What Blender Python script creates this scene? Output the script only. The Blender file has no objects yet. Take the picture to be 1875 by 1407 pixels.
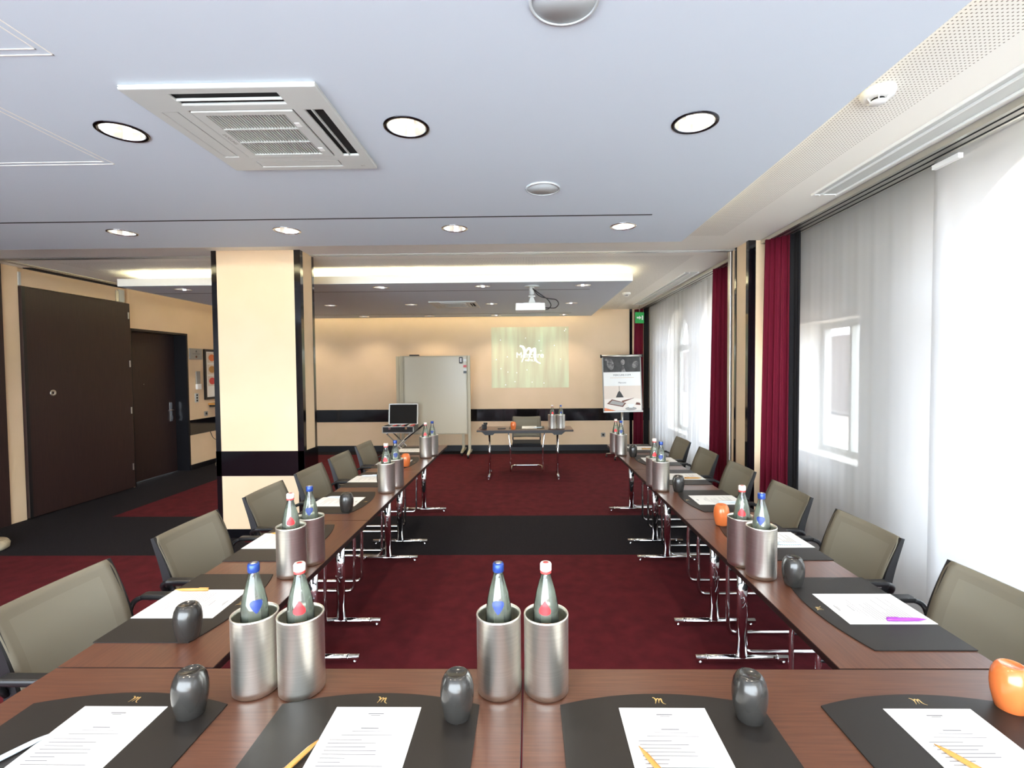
import bpy, bmesh, math, random
from mathutils import Vector, Matrix
from mathutils.geometry import tessellate_polygon
random.seed(7)
PI = math.pi
S = bpy.context.scene
COL = S.collection

# ------------------------------------------------------------------ camera
cam = bpy.data.objects.new('camera', bpy.data.cameras.new('camera'))
COL.objects.link(cam)
_f = 885.0
cam.data.sensor_fit = 'HORIZONTAL'; cam.data.sensor_width = 36.0
cam.data.lens = _f / 1875 * 36.0
cam.data.shift_x = -16 / 1875
cam.data.clip_start = 0.02
_yaw, _pitch, _roll = 14 / _f, -28 / _f, 0.008
_fw = Vector((-math.sin(_yaw) * math.cos(_pitch), math.cos(_yaw) * math.cos(_pitch), math.sin(_pitch)))
_r0 = Vector((math.cos(_yaw), math.sin(_yaw), 0)); _u0 = _r0.cross(_fw)
_r = _r0 * math.cos(_roll) - _u0 * math.sin(_roll)
_u = _r0 * math.sin(_roll) + _u0 * math.cos(_roll)
M = Matrix((( _r.x, _u.x, -_fw.x, 0), (_r.y, _u.y, -_fw.y, 0), (_r.z, _u.z, -_fw.z, 1.61), (0, 0, 0, 1)))
cam.matrix_world = M
S.camera = cam

# ------------------------------------------------------------------ world, daylight, exposure
SKY = 12.0
DOWN = 27.0
COVE = 34.0
w = bpy.data.worlds.new('sky'); S.world = w; w.use_nodes = True
bg = w.node_tree.nodes['Background']
bg.inputs[0].default_value = (0.80, 0.90, 1.0, 1); bg.inputs[1].default_value = SKY
S.view_settings.view_transform = 'Standard'; S.view_settings.look = 'None'
S.view_settings.gamma = 1; S.view_settings.use_curve_mapping = False
S.view_settings.exposure = 0.40
S.cycles.use_denoising = True
S.cycles.max_bounces = 10; S.cycles.diffuse_bounces = 5; S.cycles.glossy_bounces = 4
S.cycles.transmission_bounces = 8; S.cycles.transparent_max_bounces = 12
S.cycles.sample_clamp_indirect = 8.0; S.cycles.caustics_reflective = False; S.cycles.caustics_refractive = False

def portal(x, y, z, sy, sz, rot):
    l = bpy.data.lights.new('window_portal', 'AREA'); l.shape = 'RECTANGLE'; l.size = sy; l.size_y = sz
    l.cycles.is_portal = True
    o = bpy.data.objects.new('window_portal', l); COL.objects.link(o)
    o.location = (x, y, z); o.rotation_euler = rot
# window openings of the right wall: centre Y, half width, sill z, spring z (arched) ; sky portals sit in them
ARCHES = [(2.16, 0.72, 0.55, 1.98), (-0.35, 0.72, 0.55, 1.98), (6.35, 0.62, 0.55, 2.0), (8.0, 0.55, 0.55, 2.0)]  # second arch lies out of view, added for foreground daylight
RECTW = (3.62, 4.42, 0.86, 1.99)
for (cy, hw, z0, zs) in ARCHES:
    portal(2.80, cy, (z0 + zs + hw) / 2, 2 * hw, zs + hw - z0, (0, PI / 2, PI / 2 * 0) if False else (PI / 2, 0, PI / 2))
portal(2.80, 4.02, 1.43, 0.8, 1.13, (PI / 2, 0, PI / 2))
portal(-1.4, -2.45, 1.4, 7.2, 2.5, (-PI / 2, 0, 0))  # portal of the added rear window

# ------------------------------------------------------------------ materials
def srgb(r, g, b):
    f = lambda c: (c / 255 / 12.92) if c / 255 <= 0.04045 else ((c / 255 + 0.055) / 1.055) ** 2.4
    return (f(r), f(g), f(b), 1)
def pm(name, col, rough=0.5, metal=0.0, noise=None, bump=None, coat=0, emis=None, es=1, spec=None, aniso=0):
    m = bpy.data.materials.new(name); m.use_nodes = True
    nt = m.node_tree; b = nt.nodes['Principled BSDF']
    b.inputs['Base Color'].default_value = col; b.inputs['Roughness'].default_value = rough
    b.inputs['Metallic'].default_value = metal
    if coat: b.inputs['Coat Weight'].default_value = coat; b.inputs['Coat Roughness'].default_value = 0.08
    if spec is not None: b.inputs['Specular IOR Level'].default_value = spec
    if aniso: b.inputs['Anisotropic'].default_value = aniso
    if emis: b.inputs['Emission Color'].default_value = emis; b.inputs['Emission Strength'].default_value = es
    tc = None
    if noise or bump:
        tc = nt.nodes.new('ShaderNodeTexCoord')
    if noise:                                   # (scale, stretch xyz, second colour, detail)
        sc, st, c2 = noise
        mp = nt.nodes.new('ShaderNodeMapping'); mp.inputs['Scale'].default_value = st
        nz = nt.nodes.new('ShaderNodeTexNoise'); nz.inputs['Scale'].default_value = sc; nz.inputs['Detail'].default_value = 6
        mx = nt.nodes.new('ShaderNodeMix'); mx.data_type = 'RGBA'
        rp = nt.nodes.new('ShaderNodeValToRGB'); rp.color_ramp.elements[0].position = 0.33; rp.color_ramp.elements[1].position = 0.67
        nt.links.new(tc.outputs['Object'], mp.inputs[0]); nt.links.new(mp.outputs[0], nz.inputs[0])
        nt.links.new(nz.outputs[0], rp.inputs[0]); nt.links.new(rp.outputs[0], mx.inputs[0])
        mx.inputs[6].default_value = col; mx.inputs[7].default_value = c2
        nt.links.new(mx.outputs[2], b.inputs['Base Color'])
    if bump:                                    # (scale, strength, distance)
        nz2 = nt.nodes.new('ShaderNodeTexNoise'); nz2.inputs['Scale'].default_value = bump[0]; nz2.inputs['Detail'].default_value = 4
        bp = nt.nodes.new('ShaderNodeBump'); bp.inputs['Strength'].default_value = bump[1]; bp.inputs['Distance'].default_value = bump[2]
        nt.links.new(tc.outputs['Object'], nz2.inputs[0]); nt.links.new(nz2.outputs[0], bp.inputs['Height'])
        nt.links.new(bp.outputs[0], b.inputs['Normal'])
    return m
MT = {}
MT['wall'] = pm('cream_paint', srgb(230, 202, 168), 0.6, noise=(2.0, (1, 1, 1), srgb(224, 197, 160)), bump=(300, 0.08, 0.001))
MT['wallwhite'] = pm('white_paint', srgb(238, 234, 224), 0.7)
MT['ceilw'] = pm('ceiling_white', srgb(244, 241, 230), 0.7)
MT['ceilb'] = pm('ceiling_lavender', srgb(206, 215, 223), 0.65, bump=(250, 0.05, 0.001))
MT['black'] = pm('black_gloss', srgb(12, 11, 16), 0.08, coat=0.4)
MT['base'] = pm('black_base', srgb(14, 13, 18), 0.35)
MT['red'] = pm('carpet_red', srgb(84, 23, 30), 0.95, noise=(9, (1, 1, 1), srgb(69, 18, 24)), bump=(500, 0.5, 0.004), spec=0.15)
MT['dark'] = pm('carpet_dark', srgb(31, 28, 32), 0.95, noise=(60, (1, 1, 1), srgb(22, 20, 24)), bump=(500, 0.5, 0.004), spec=0.15)
MT['wood'] = pm('table_veneer', srgb(98, 62, 45), 0.3, noise=(6, (1.2, 26, 1), srgb(82, 50, 37)), spec=0.5)
MT['edge'] = pm('table_edge', srgb(34, 22, 20), 0.4)
MT['doorwood'] = pm('dark_wenge', srgb(50, 31, 28), 0.45, noise=(5, (20, 20, 0.8), srgb(38, 23, 22)))
MT['chrome'] = pm('chrome', (0.8, 0.8, 0.8, 1), 0.07, 1)
MT['refl'] = pm('lamp_reflector', (0.80, 0.78, 0.74, 1), 0.3, 1.0)
MT['dchrome'] = pm('dark_chrome', (0.06, 0.06, 0.07, 1), 0.12, 1)
MT['alu'] = pm('aluminium', (0.62, 0.61, 0.57, 1), 0.35, 1)
MT['steel'] = pm('brushed_steel', (0.86, 0.83, 0.75, 1), 0.32, 1, aniso=0.6, noise=(8, (1, 1, 60), (0.78, 0.75, 0.67, 1)))
MT['bplastic'] = pm('black_plastic', srgb(22, 22, 24), 0.35)
MT['wplastic'] = pm('white_plastic', srgb(198, 200, 194), 0.45)
MT['gplastic'] = pm('grey_plastic', srgb(150, 148, 142), 0.45)
MT['spk'] = pm('speaker_grey', srgb(196, 202, 202), 0.6)
MT['post'] = pm('painted_post', srgb(186, 178, 154), 0.5, 0.2)
MT['mesh'] = pm('chair_mesh', srgb(112, 106, 91), 0.8, bump=(900, 0.35, 0.001))
MT['meshin'] = pm('chair_mesh_inner', srgb(118, 113, 98), 0.8, bump=(900, 0.35, 0.001))
MT['seat'] = pm('seat_fabric', srgb(26, 27, 28), 0.85)
MT['leather'] = pm('mat_leather', srgb(30, 26, 23), 0.48, bump=(600, 0.15, 0.0006), spec=0.35)
MT['paper'] = pm('paper', srgb(226, 226, 223), 0.6)
MT['ink'] = pm('faint_print', srgb(96, 97, 102), 0.6)
MT['gold'] = pm('gold_foil', (0.85, 0.62, 0.25, 1), 0.3, 0.8)
MT['pengold'] = pm('pen_gold', srgb(188, 138, 66), 0.35, 0.1, coat=0.3)
MT['penpurple'] = pm('pen_purple', srgb(150, 60, 170), 0.3, coat=0.3)
MT['penblue'] = pm('pen_paleblue', srgb(196, 210, 222), 0.2, coat=0.3)
MT['cupgrey'] = pm('cup_grey', srgb(54, 52, 49), 0.25, 0.35, coat=0.4)
MT['cuporange'] = pm('cup_orange', srgb(216, 114, 58), 0.25, 0.1, coat=0.5)
MT['capblue'] = pm('cap_blue', srgb(46, 74, 150), 0.3, 0.4)
MT['capwhite'] = pm('cap_white', srgb(236, 228, 220), 0.35)
MT['capred'] = pm('cap_red', srgb(206, 70, 66), 0.4)
MT['lred'] = pm('label_red', srgb(222, 40, 44), 0.4)
MT['lblue'] = pm('label_blue', srgb(34, 58, 128), 0.4)
MT['burgundy'] = pm('burgundy_velvet', srgb(112, 20, 42), 0.8, noise=(3, (1, 1, 0.2), srgb(96, 16, 36)), spec=0.2)
MT['bcurtain'] = pm('black_curtain', srgb(30, 30, 32), 0.85, spec=0.2)
MT['board'] = pm('board_white', srgb(212, 204, 180), 0.3)
MT['green'] = pm('sign_green', srgb(40, 140, 70), 0.5, emis=srgb(40, 140, 70), es=0.25)
MT['white'] = pm('plain_white', srgb(240, 240, 236), 0.5)
MT['stone'] = pm('pale_stone', srgb(196, 186, 160), 0.8, noise=(30, (1, 1, 1), srgb(160, 150, 128)), bump=(60, 0.4, 0.004))
MT['facade'] = pm('facade', srgb(176, 160, 146), 0.8)
MT['facadedark'] = pm('facade_dark', srgb(84, 72, 66), 0.8)
MT['void'] = pm('dark_void', srgb(16, 16, 16), 0.8)
MT['lamp'] = pm('lamp_glow', (1, 1, 1, 1), 0.5, emis=(1.0, 0.87, 0.66, 1), es=14)
MT['cove'] = pm('cove_tube', (1, 1, 1, 1), 0.5, emis=(1.0, 0.86, 0.55, 1), es=COVE)
MT['covedim'] = pm('cove_tube_dim', (1, 1, 1, 1), 0.5, emis=(1.0, 0.86, 0.55, 1), es=COVE * 0.5)

def mixmat(name, build):
    m = bpy.data.materials.new(name); m.use_nodes = True; nt = m.node_tree
    nt.nodes.remove(nt.nodes['Principled BSDF'])
    nt.links.new(build(nt), nt.nodes['Material Output'].inputs[0]); return m
def _pane(nt):
    t = nt.nodes.new('ShaderNodeBsdfTransparent'); g = nt.nodes.new('ShaderNodeBsdfGlossy'); g.inputs['Roughness'].default_value = 0.02
    x = nt.nodes.new('ShaderNodeMixShader'); x.inputs[0].default_value = 0.06
    nt.links.new(t.outputs[0], x.inputs[1]); nt.links.new(g.outputs[0], x.inputs[2]); return x.outputs[0]
MT['pane'] = mixmat('window_glass', _pane)
def _shell(nt):
    t = nt.nodes.new('ShaderNodeBsdfTransparent'); t.inputs[0].default_value = (0.985, 1.0, 0.98, 1)
    g = nt.nodes.new('ShaderNodeBsdfGlossy'); g.inputs['Roughness'].default_value = 0.03
    fr = nt.nodes.new('ShaderNodeFresnel'); fr.inputs[0].default_value = 1.7
    x = nt.nodes.new('ShaderNodeMixShader'); nt.links.new(fr.outputs[0], x.inputs[0])
    nt.links.new(t.outputs[0], x.inputs[1]); nt.links.new(g.outputs[0], x.inputs[2]); return x.outputs[0]
MT['glass'] = mixmat('bottle_glass', _shell)
def _water(nt):
    t0 = nt.nodes.new('ShaderNodeBsdfTransparent'); t0.inputs[0].default_value = (0.97, 1.0, 0.95, 1)
    t = nt.nodes.new('ShaderNodeBsdfTranslucent'); t.inputs[0].default_value = (0.86, 0.90, 0.80, 1)
    d = nt.nodes.new('ShaderNodeBsdfDiffuse'); d.inputs[0].default_value = (0.84, 0.88, 0.76, 1)
    a = nt.nodes.new('ShaderNodeMixShader'); nt.links.new(t.outputs[0], a.inputs[1]); nt.links.new(d.outputs[0], a.inputs[2])
    x = nt.nodes.new('ShaderNodeMixShader'); x.inputs[0].default_value = 0.26
    nt.links.new(t0.outputs[0], x.inputs[1]); nt.links.new(a.outputs[0], x.inputs[2]); return x.outputs[0]
MT['water'] = mixmat('mineral_water', _water)
def _sheer(nt):
    t = nt.nodes.new('ShaderNodeBsdfTransparent'); t.inputs[0].default_value = (1, 1, 1, 1)
    tl = nt.nodes.new('ShaderNodeBsdfTranslucent'); tl.inputs[0].default_value = (0.50, 0.50, 0.51, 1)
    d = nt.nodes.new('ShaderNodeBsdfDiffuse'); d.inputs[0].default_value = (0.74, 0.74, 0.74, 1)
    a = nt.nodes.new('ShaderNodeMixShader'); a.inputs[0].default_value = 0.5
    x = nt.nodes.new('ShaderNodeMixShader'); x.inputs[0].default_value = 0.52
    nt.links.new(tl.outputs[0], a.inputs[1]); nt.links.new(d.outputs[0], a.inputs[2])
    nt.links.new(t.outputs[0], x.inputs[1]); nt.links.new(a.outputs[0], x.inputs[2]); return x.outputs[0]
MT['sheer'] = mixmat('sheer_voile', _sheer)

def perf():
    m = pm('perforated_board', srgb(244, 241, 230), 0.7); nt = m.node_tree; b = nt.nodes['Principled BSDF']
    g = nt.nodes.new('ShaderNodeTexCoord')
    def axis(i):
        s = nt.nodes.new('ShaderNodeSeparateXYZ'); nt.links.new(g.outputs['Object'], s.inputs[0])
        a = nt.nodes.new('ShaderNodeMath'); a.operation = 'DIVIDE'; a.inputs[1].default_value = 0.0165
        nt.links.new(s.outputs[i], a.inputs[0])
        fr = nt.nodes.new('ShaderNodeMath'); fr.operation = 'FRACT'; nt.links.new(a.outputs[0], fr.inputs[0])
        sb = nt.nodes.new('ShaderNodeMath'); sb.operation = 'SUBTRACT'; sb.inputs[1].default_value = 0.5; nt.links.new(fr.outputs[0], sb.inputs[0])
        p = nt.nodes.new('ShaderNodeMath'); p.operation = 'POWER'; p.inputs[1].default_value = 2
        ab = nt.nodes.new('ShaderNodeMath'); ab.operation = 'ABSOLUTE'; nt.links.new(sb.outputs[0], ab.inputs[0]); nt.links.new(ab.outputs[0], p.inputs[0])
        return p
    ad = nt.nodes.new('ShaderNodeMath'); nt.links.new(axis(0).outputs[0], ad.inputs[0]); nt.links.new(axis(1).outputs[0], ad.inputs[1])
    lt = nt.nodes.new('ShaderNodeMath'); lt.operation = 'LESS_THAN'; lt.inputs[1].default_value = 0.035; nt.links.new(ad.outputs[0], lt.inputs[0])
    mx = nt.nodes.new('ShaderNodeMix'); mx.data_type = 'RGBA'; mx.inputs[6].default_value = srgb(244, 241, 230); mx.inputs[7].default_value = srgb(122, 112, 92)
    nt.links.new(lt.outputs[0], mx.inputs[0]); nt.links.new(mx.outputs[2], b.inputs['Base Color']); return m
MT['perf'] = perf()
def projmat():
    # projector light painted as a self-glowing picture: pale green streaks
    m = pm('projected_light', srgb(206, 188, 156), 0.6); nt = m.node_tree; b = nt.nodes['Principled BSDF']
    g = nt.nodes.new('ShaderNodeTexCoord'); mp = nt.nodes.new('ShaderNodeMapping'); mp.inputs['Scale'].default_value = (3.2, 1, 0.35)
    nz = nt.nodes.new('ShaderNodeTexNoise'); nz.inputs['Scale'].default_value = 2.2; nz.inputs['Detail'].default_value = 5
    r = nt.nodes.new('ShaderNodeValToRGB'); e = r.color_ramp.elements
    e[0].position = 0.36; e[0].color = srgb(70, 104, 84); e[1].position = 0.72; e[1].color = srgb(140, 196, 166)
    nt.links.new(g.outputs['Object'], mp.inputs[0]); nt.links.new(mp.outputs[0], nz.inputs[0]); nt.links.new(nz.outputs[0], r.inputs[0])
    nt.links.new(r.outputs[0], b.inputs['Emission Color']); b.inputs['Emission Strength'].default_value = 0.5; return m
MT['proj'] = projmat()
MT['projwhite'] = pm('projected_white', srgb(235, 235, 225), 0.6, emis=(0.95, 1, 0.93, 1), es=0.75)  # projected logo's brightness put into the material as glow

# ------------------------------------------------------------------ mesh helpers
class MB:
    def __init__(s): s.v = []; s.f = []; s.mi = []; s.sm = []
    def add(s, vs, fs, mi=0, sm=False):
        o = len(s.v); s.v += [tuple(v) for v in vs]
        for f in fs: s.f.append(tuple(i + o for i in f)); s.mi.append(mi); s.sm.append(sm)
        return s
    def box(s, x0, x1, y0, y1, z0, z1, mi=0):
        vs = [(x, y, z) for x in (x0, x1) for y in (y0, y1) for z in (z0, z1)]
        return s.add(vs, [(0, 1, 3, 2), (4, 6, 7, 5), (0, 4, 5, 1), (2, 3, 7, 6), (0, 2, 6, 4), (1, 5, 7, 3)], mi)
    def rbox(s, x0, x1, y0, y1, z0, z1, b, mi=0):   # bevelled box
        bm = bmesh.new(); bmesh.ops.create_cube(bm, size=1)
        bmesh.ops.scale(bm, vec=(x1 - x0, y1 - y0, z1 - z0), verts=bm.verts)
        bmesh.ops.translate(bm, vec=((x0 + x1) / 2, (y0 + y1) / 2, (z0 + z1) / 2), verts=bm.verts)
        bmesh.ops.bevel(bm, geom=list(bm.edges), offset=b, segments=2, profile=0.6, affect='EDGES')
        bm.verts.index_update()
        s.add([v.co[:] for v in bm.verts], [tuple(v.index for v in f.verts) for f in bm.faces], mi); bm.free(); return s
    def prism(s, poly, a0, a1, ax='z', mi=0, holes=()):
        # polygon (with holes) in the plane normal to ax, extruded a0..a1. ax 'y': poly (x,z); ax 'x': poly (y,z)
        def P(p, a):
            return {'z': (p[0], p[1], a), 'y': (p[0], a, p[1]), 'x': (a, p[0], p[1])}[ax]
        loops = [list(poly)] + [list(h) for h in holes]
        flat = [p for l in loops for p in l]; n = len(flat)
        tris = tessellate_polygon([[Vector((p[0], p[1], 0)) for p in l] for l in loops])
        vs = [P(p, a0) for p in flat] + [P(p, a1) for p in flat]
        fs = [tuple(t) for t in tris] + [tuple(i + n for i in reversed(t)) for t in tris]
        o = 0
        for l in loops:
            k = len(l)
            for i in range(k): fs.append((o + i, o + (i + 1) % k, o + (i + 1) % k + n, o + i + n))
            o += k
        return s.add(vs, fs, mi)
    def lathe(s, prof, seg=32, c=(0, 0, 0), mi=0, sm=True, cap=True):
        vs = []; fs = []
        for (r, z) in prof:
            for k in range(seg):
                a = 2 * PI * k / seg; vs.append((c[0] + r * math.cos(a), c[1] + r * math.sin(a), c[2] + z))
        for i in range(len(prof) - 1):
            for k in range(seg):
                a = i * seg + k; b = i * seg + (k + 1) % seg
                fs.append((a, b, b + seg, a + seg))
        s.add(vs, fs, mi, sm)
        if cap:
            o = len(s.v) - len(vs)
            for ring, rev in ((0, True), (len(prof) - 1, False)):
                if prof[ring][0] > 1e-5:
                    idx = [o + ring * seg + k for k in range(seg)]
                    s.f.append(tuple(reversed(idx)) if rev else tuple(idx)); s.mi.append(mi); s.sm.append(False)
        return s
    def tube(s, pts, r, seg=10, mi=0, cap=True, ry=None):
        pts = [Vector(p) for p in pts]; n = len(pts); rings = []
        t0 = (pts[1] - pts[0]).normalized()
        up = Vector((0, 0, 1)) if abs(t0.z) < 0.9 else Vector((0, 1, 0))
        nrm = (up - t0 * up.dot(t0)).normalized(); vs = []; fs = []
        for i, p in enumerate(pts):
            t = (pts[min(i + 1, n - 1)] - pts[max(i - 1, 0)]).normalized()
            nrm = (nrm - t * nrm.dot(t)).normalized(); bn = t.cross(nrm)
            for k in range(seg):
                a = 2 * PI * k / seg; vs.append(p + nrm * (math.cos(a) * r) + bn * (math.sin(a) * (ry or r)))
        for i in range(n - 1):
            for k in range(seg): fs.append((i * seg + k, i * seg + (k + 1) % seg, (i + 1) * seg + (k + 1) % seg, (i + 1) * seg + k))
        s.add(vs, fs, mi, True)
        if cap:
            o = len(s.v) - len(vs)
            s.f.append(tuple(o + k for k in reversed(range(seg)))); s.mi.append(mi); s.sm.append(False)
            s.f.append(tuple(o + (n - 1) * seg + k for k in range(seg))); s.mi.append(mi); s.sm.append(False)
        return s
    def sheet(s, grid, th=0.0, mi=0, sm=True):      # grid[i][j] of points; th along local normal guess = offset vector
        n = len(grid); m = len(grid[0]); vs = [p for row in grid for p in row]
        fs = [(i * m + j, i * m + j + 1, (i + 1) * m + j + 1, (i + 1) * m + j) for i in range(n - 1) for j in range(m - 1)]
        if th:
            t = Vector(th); N = n * m
            vs = vs + [tuple(Vector(p) + t) for p in vs]
            fs2 = [tuple(i + N for i in reversed(f)) for f in fs]
            rim = []
            b = [(0, j) for j in range(m)] + [(i, m - 1) for i in range(1, n)] + [(n - 1, j) for j in range(m - 2, -1, -1)] + [(i, 0) for i in range(n - 2, 0, -1)]
            idx = [i * m + j for i, j in b]
            for k in range(len(idx)):
                a, c = idx[k], idx[(k + 1) % len(idx)]; rim.append((a, a + N, c + N, c))
            fs = fs + fs2 + rim
        return s.add(vs, fs, mi, sm)
    def build(s, name, mats, parent=None, bevel=0):
        me = bpy.data.meshes.new(name); me.from_pydata(s.v, [], s.f)
        if not isinstance(mats, (list, tuple)): mats = [mats]
        for m in mats: me.materials.append(MT[m])
        me.polygons.foreach_set('material_index', s.mi); me.polygons.foreach_set('use_smooth', s.sm)
        bm = bmesh.new(); bm.from_mesh(me); bmesh.ops.recalc_face_normals(bm, faces=bm.faces); bm.to_mesh(me); bm.free()
        me.update()
        o = bpy.data.objects.new(name, me); COL.objects.link(o)
        if parent: o.parent = parent
        if bevel:
            b = o.modifiers.new('bevel', 'BEVEL'); b.width = bevel; b.segments = 2; b.limit_method = 'ANGLE'
        return o
def rnd(pts, r, seg=5):       # round the corners of a polyline
    P = [Vector(p) for p in pts]; out = [P[0]]
    for i in range(1, len(P) - 1):
        a = (P[i - 1] - P[i]); b = (P[i + 1] - P[i]); d = min(r, a.length * 0.49, b.length * 0.49)
        A = P[i] + a.normalized() * d; B = P[i] + b.normalized() * d
        for k in range(seg + 1):
            t = k / seg; out.append(A * (1 - t) ** 2 + P[i] * 2 * t * (1 - t) + B * t * t)
    out.append(P[-1]); return out
def tag(o, label, cat, group=None):
    o['label'] = label; o['category'] = cat
    if group: o['group'] = group
    return o
def thing(name, loc, rz, label, cat, group=None):
    o = bpy.data.objects.new(name, None); COL.objects.link(o); o.location = loc; o.rotation_euler = (0, 0, rz); o.empty_display_size = 0.1
    return tag(o, label, cat, group)
def struct(o): o['kind'] = 'structure'; return o
def dup(root, loc, rz, label):
    def cp(o, par):
        c = o.copy(); COL.objects.link(c); c.parent = par
        for ch in list(o.children): cp(ch, c)
        return c
    r = cp(root, None); r.location = loc; r.rotation_euler = (0, 0, rz); r['label'] = label; return r
class Kind:                    # first placing moves the original, later ones copy it
    def __init__(s, maker): s.maker = maker; s.proto = None
    def put(s, loc, rz, label):
        if s.proto is None:
            s.proto = s.maker(label); s.proto.location = loc; s.proto.rotation_euler = (0, 0, rz); return s.proto
        return dup(s.proto, loc, rz, label)
def text(name, body, size, loc, rot, mat, parent=None, align='CENTER', th=0.0008, sx=1.0):
    c = bpy.data.curves.new(name, 'FONT'); c.body = body; c.size = size; c.align_x = align; c.align_y = 'CENTER'; c.extrude = th
    t = bpy.data.objects.new(name, c); COL.objects.link(t)
    dg = bpy.context.evaluated_depsgraph_get(); me = bpy.data.meshes.new_from_object(t.evaluated_get(dg))
    bpy.data.objects.remove(t)
    me.materials.clear(); me.materials.append(MT[mat])
    o = bpy.data.objects.new(name, me); COL.objects.link(o); o.location = loc; o.rotation_euler = rot; o.scale = (sx, 1, 1)
    if parent: o.parent = parent
    return o
def circ(cx, cy, r, n=28, a0=0): return [(cx + r * math.cos(a0 + 2 * PI * k / n), cy + r * math.sin(a0 + 2 * PI * k / n)) for k in range(n)]

ZUP, ZP = 2.75, 2.59
XL, XW, YB, YF = -5.5, 2.45, 9.45, -2.3

# ------------------------------------------------------------------ floor
m = MB()
def fq(x0, x1, y0, y1, mi): m.box(x0, x1, y0, y1, -0.12, 0.0, mi)
fq(-5.9, 2.7, YF - 0.2, 4.13, 0)
fq(-5.9, 2.7, 4.13, 5.25, 1)
fq(-4.64, 1.85, 5.25, 9.08, 0)
fq(-5.9, -4.64, 5.25, 9.6, 1); fq(1.85, 2.7, 5.25, 9.6, 1); fq(-4.64, 1.85, 9.08, 9.6, 1)
struct(m.build('floor', ['red', 'dark']))

# ------------------------------------------------------------------ ceiling: upper board with perforated field, two dropped panels
m = MB()
m.box(-5.9, 2.8, YF - 0.2, YB + 0.2, ZUP + 0.012, ZUP + 0.15, 0)
m.box(-4.9, 1.70, YF, 4.25, ZUP, ZUP + 0.012, 1)
m.box(-4.9, 1.70, 4.98, 9.2, ZUP, ZUP + 0.012, 1)
m.box(-5.9, -4.9, YF, YB, ZUP, ZUP + 0.012, 0); m.box(1.70, 2.8, YF, YB, ZUP, ZUP + 0.012, 0)
m.box(-4.9, 1.70, 4.25, 4.98, ZUP, ZUP + 0.012, 0); m.box(-4.9, 1.70, 9.2, YB, ZUP, ZUP + 0.012, 0)
struct(m.build('ceiling', ['ceilw', 'perf']))

FL = [(x, 1.98) for x in (-1.65, -0.485, 0.675, -2.81, -3.98)] + [(x, 3.39) for x in (-2.85, -1.68, -0.505, 0.665, -4.0)] + \
     [(x, 0.55) for x in (-3.98, -2.81, -1.65, -0.485, 0.675)] + [(x, -1.0) for x in (-3.98, -1.65, 0.675)]  # these last two rows are unseen, added to light the near end
BL = [(x, 5.75) for x in (-4.12, -2.95, -1.745, -0.535, 0.655)] + [(x, 7.30) for x in (-4.15, -2.98, -1.757, -0.547, 0.655)] + \
     [(x, 8.85) for x in (-4.2, -3.0, -1.8, -0.581, 0.665)]
HR = 0.078
def panel(x0, x1, y0, y1, lights, groove_y, hatches):
    # underside plate with round holes for the downlights, plus a white fascia around it
    m = MB()
    m.prism([(x0, y0), (x1, y0), (x1, y1), (x0, y1)], ZP, ZP + 0.012, 'z', 0, [circ(a, b, HR) for a, b in lights])
    t = 0.02
    m.box(x0, x1, y0, y0 + t, ZP + 0.0121, ZP + 0.085, 1); m.box(x0, x1, y1 - t, y1, ZP + 0.0121, ZP + 0.085, 1)
    m.box(x0, x0 + t, y0 + t, y1 - t, ZP + 0.0121, ZP + 0.085, 1); m.box(x1 - t, x1, y0 + t, y1 - t, ZP + 0.0121, ZP + 0.085, 1)
    m.box(x0 - 0.0005, x1 + 0.0005, y0 - 0.0015, y0, ZP + 0.002, ZP + 0.085, 1)
    for gy, gx in groove_y: m.box(x0, gx, gy - 0.009, gy + 0.009, ZP - 0.001, ZP, 2)
    for (a, b, c, d) in hatches:
        for e, k in ((0, 0), (0.028, 0)):
            q = 0.003
            m.box(a + e, c - e, b + e, b + e + q, ZP - 0.0018, ZP, 3); m.box(a + e, c - e, d - e - q, d - e, ZP - 0.0018, ZP, 3)
            m.box(a + e, a + e + q, b + e, d - e, ZP - 0.0018, ZP, 3); m.box(c - e - q, c - e, b + e, d - e, ZP - 0.0018, ZP, 3)
    return struct(m.build('ceiling', ['ceilb', 'ceilw', 'void', 'wallwhite']))
panel(-4.70, 1.20, -2.2, 3.82, FL, [(3.14, 0.80)], [(-2.54, 1.68, -1.94, 2.28), (-2.06, 0.90, -1.456, 1.50)])
panel(-4.70, 1.185, 5.50, 9.10, BL, [(6.05, 0.77), (8.58, 0.77)], [])
# cove tubes lying on top of the panels
def cove(x0, x1, y0, y1, mat, label):
    m = MB()
    if x1 - x0 > y1 - y0: m.tube([(x0, y0, ZP + 0.045), (x1, y0, ZP + 0.045)], 0.016, 8)
    else: m.tube([(x0, y0, ZP + 0.045), (x0, y1, ZP + 0.045)], 0.016, 8)
    tag(m.build('cove_light', mat), label, 'light')
cove(-4.5, 1.0, 5.60, 5.6, 'cove', 'bright warm strip light behind front fascia of far ceiling panel')
cove(1.08, 1.08, 5.7, 8.9, 'covedim', 'warm strip light behind window-side fascia of far ceiling panel')
cove(-4.5, 1.0, 8.99, 8.99, 'cove', 'warm strip light between far ceiling panel and far wall')
cove(-4.58, -4.58, 5.7, 8.9, 'covedim', 'warm strip light along door-side edge of far ceiling panel')
cove(1.09, 1.09, -2.0, 3.7, 'cove', 'warm strip light behind window-side edge of near ceiling panel')
cove(-4.5, 1.0, 3.72, 3.72, 'cove', 'warm strip light behind far edge of near ceiling panel')

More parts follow.
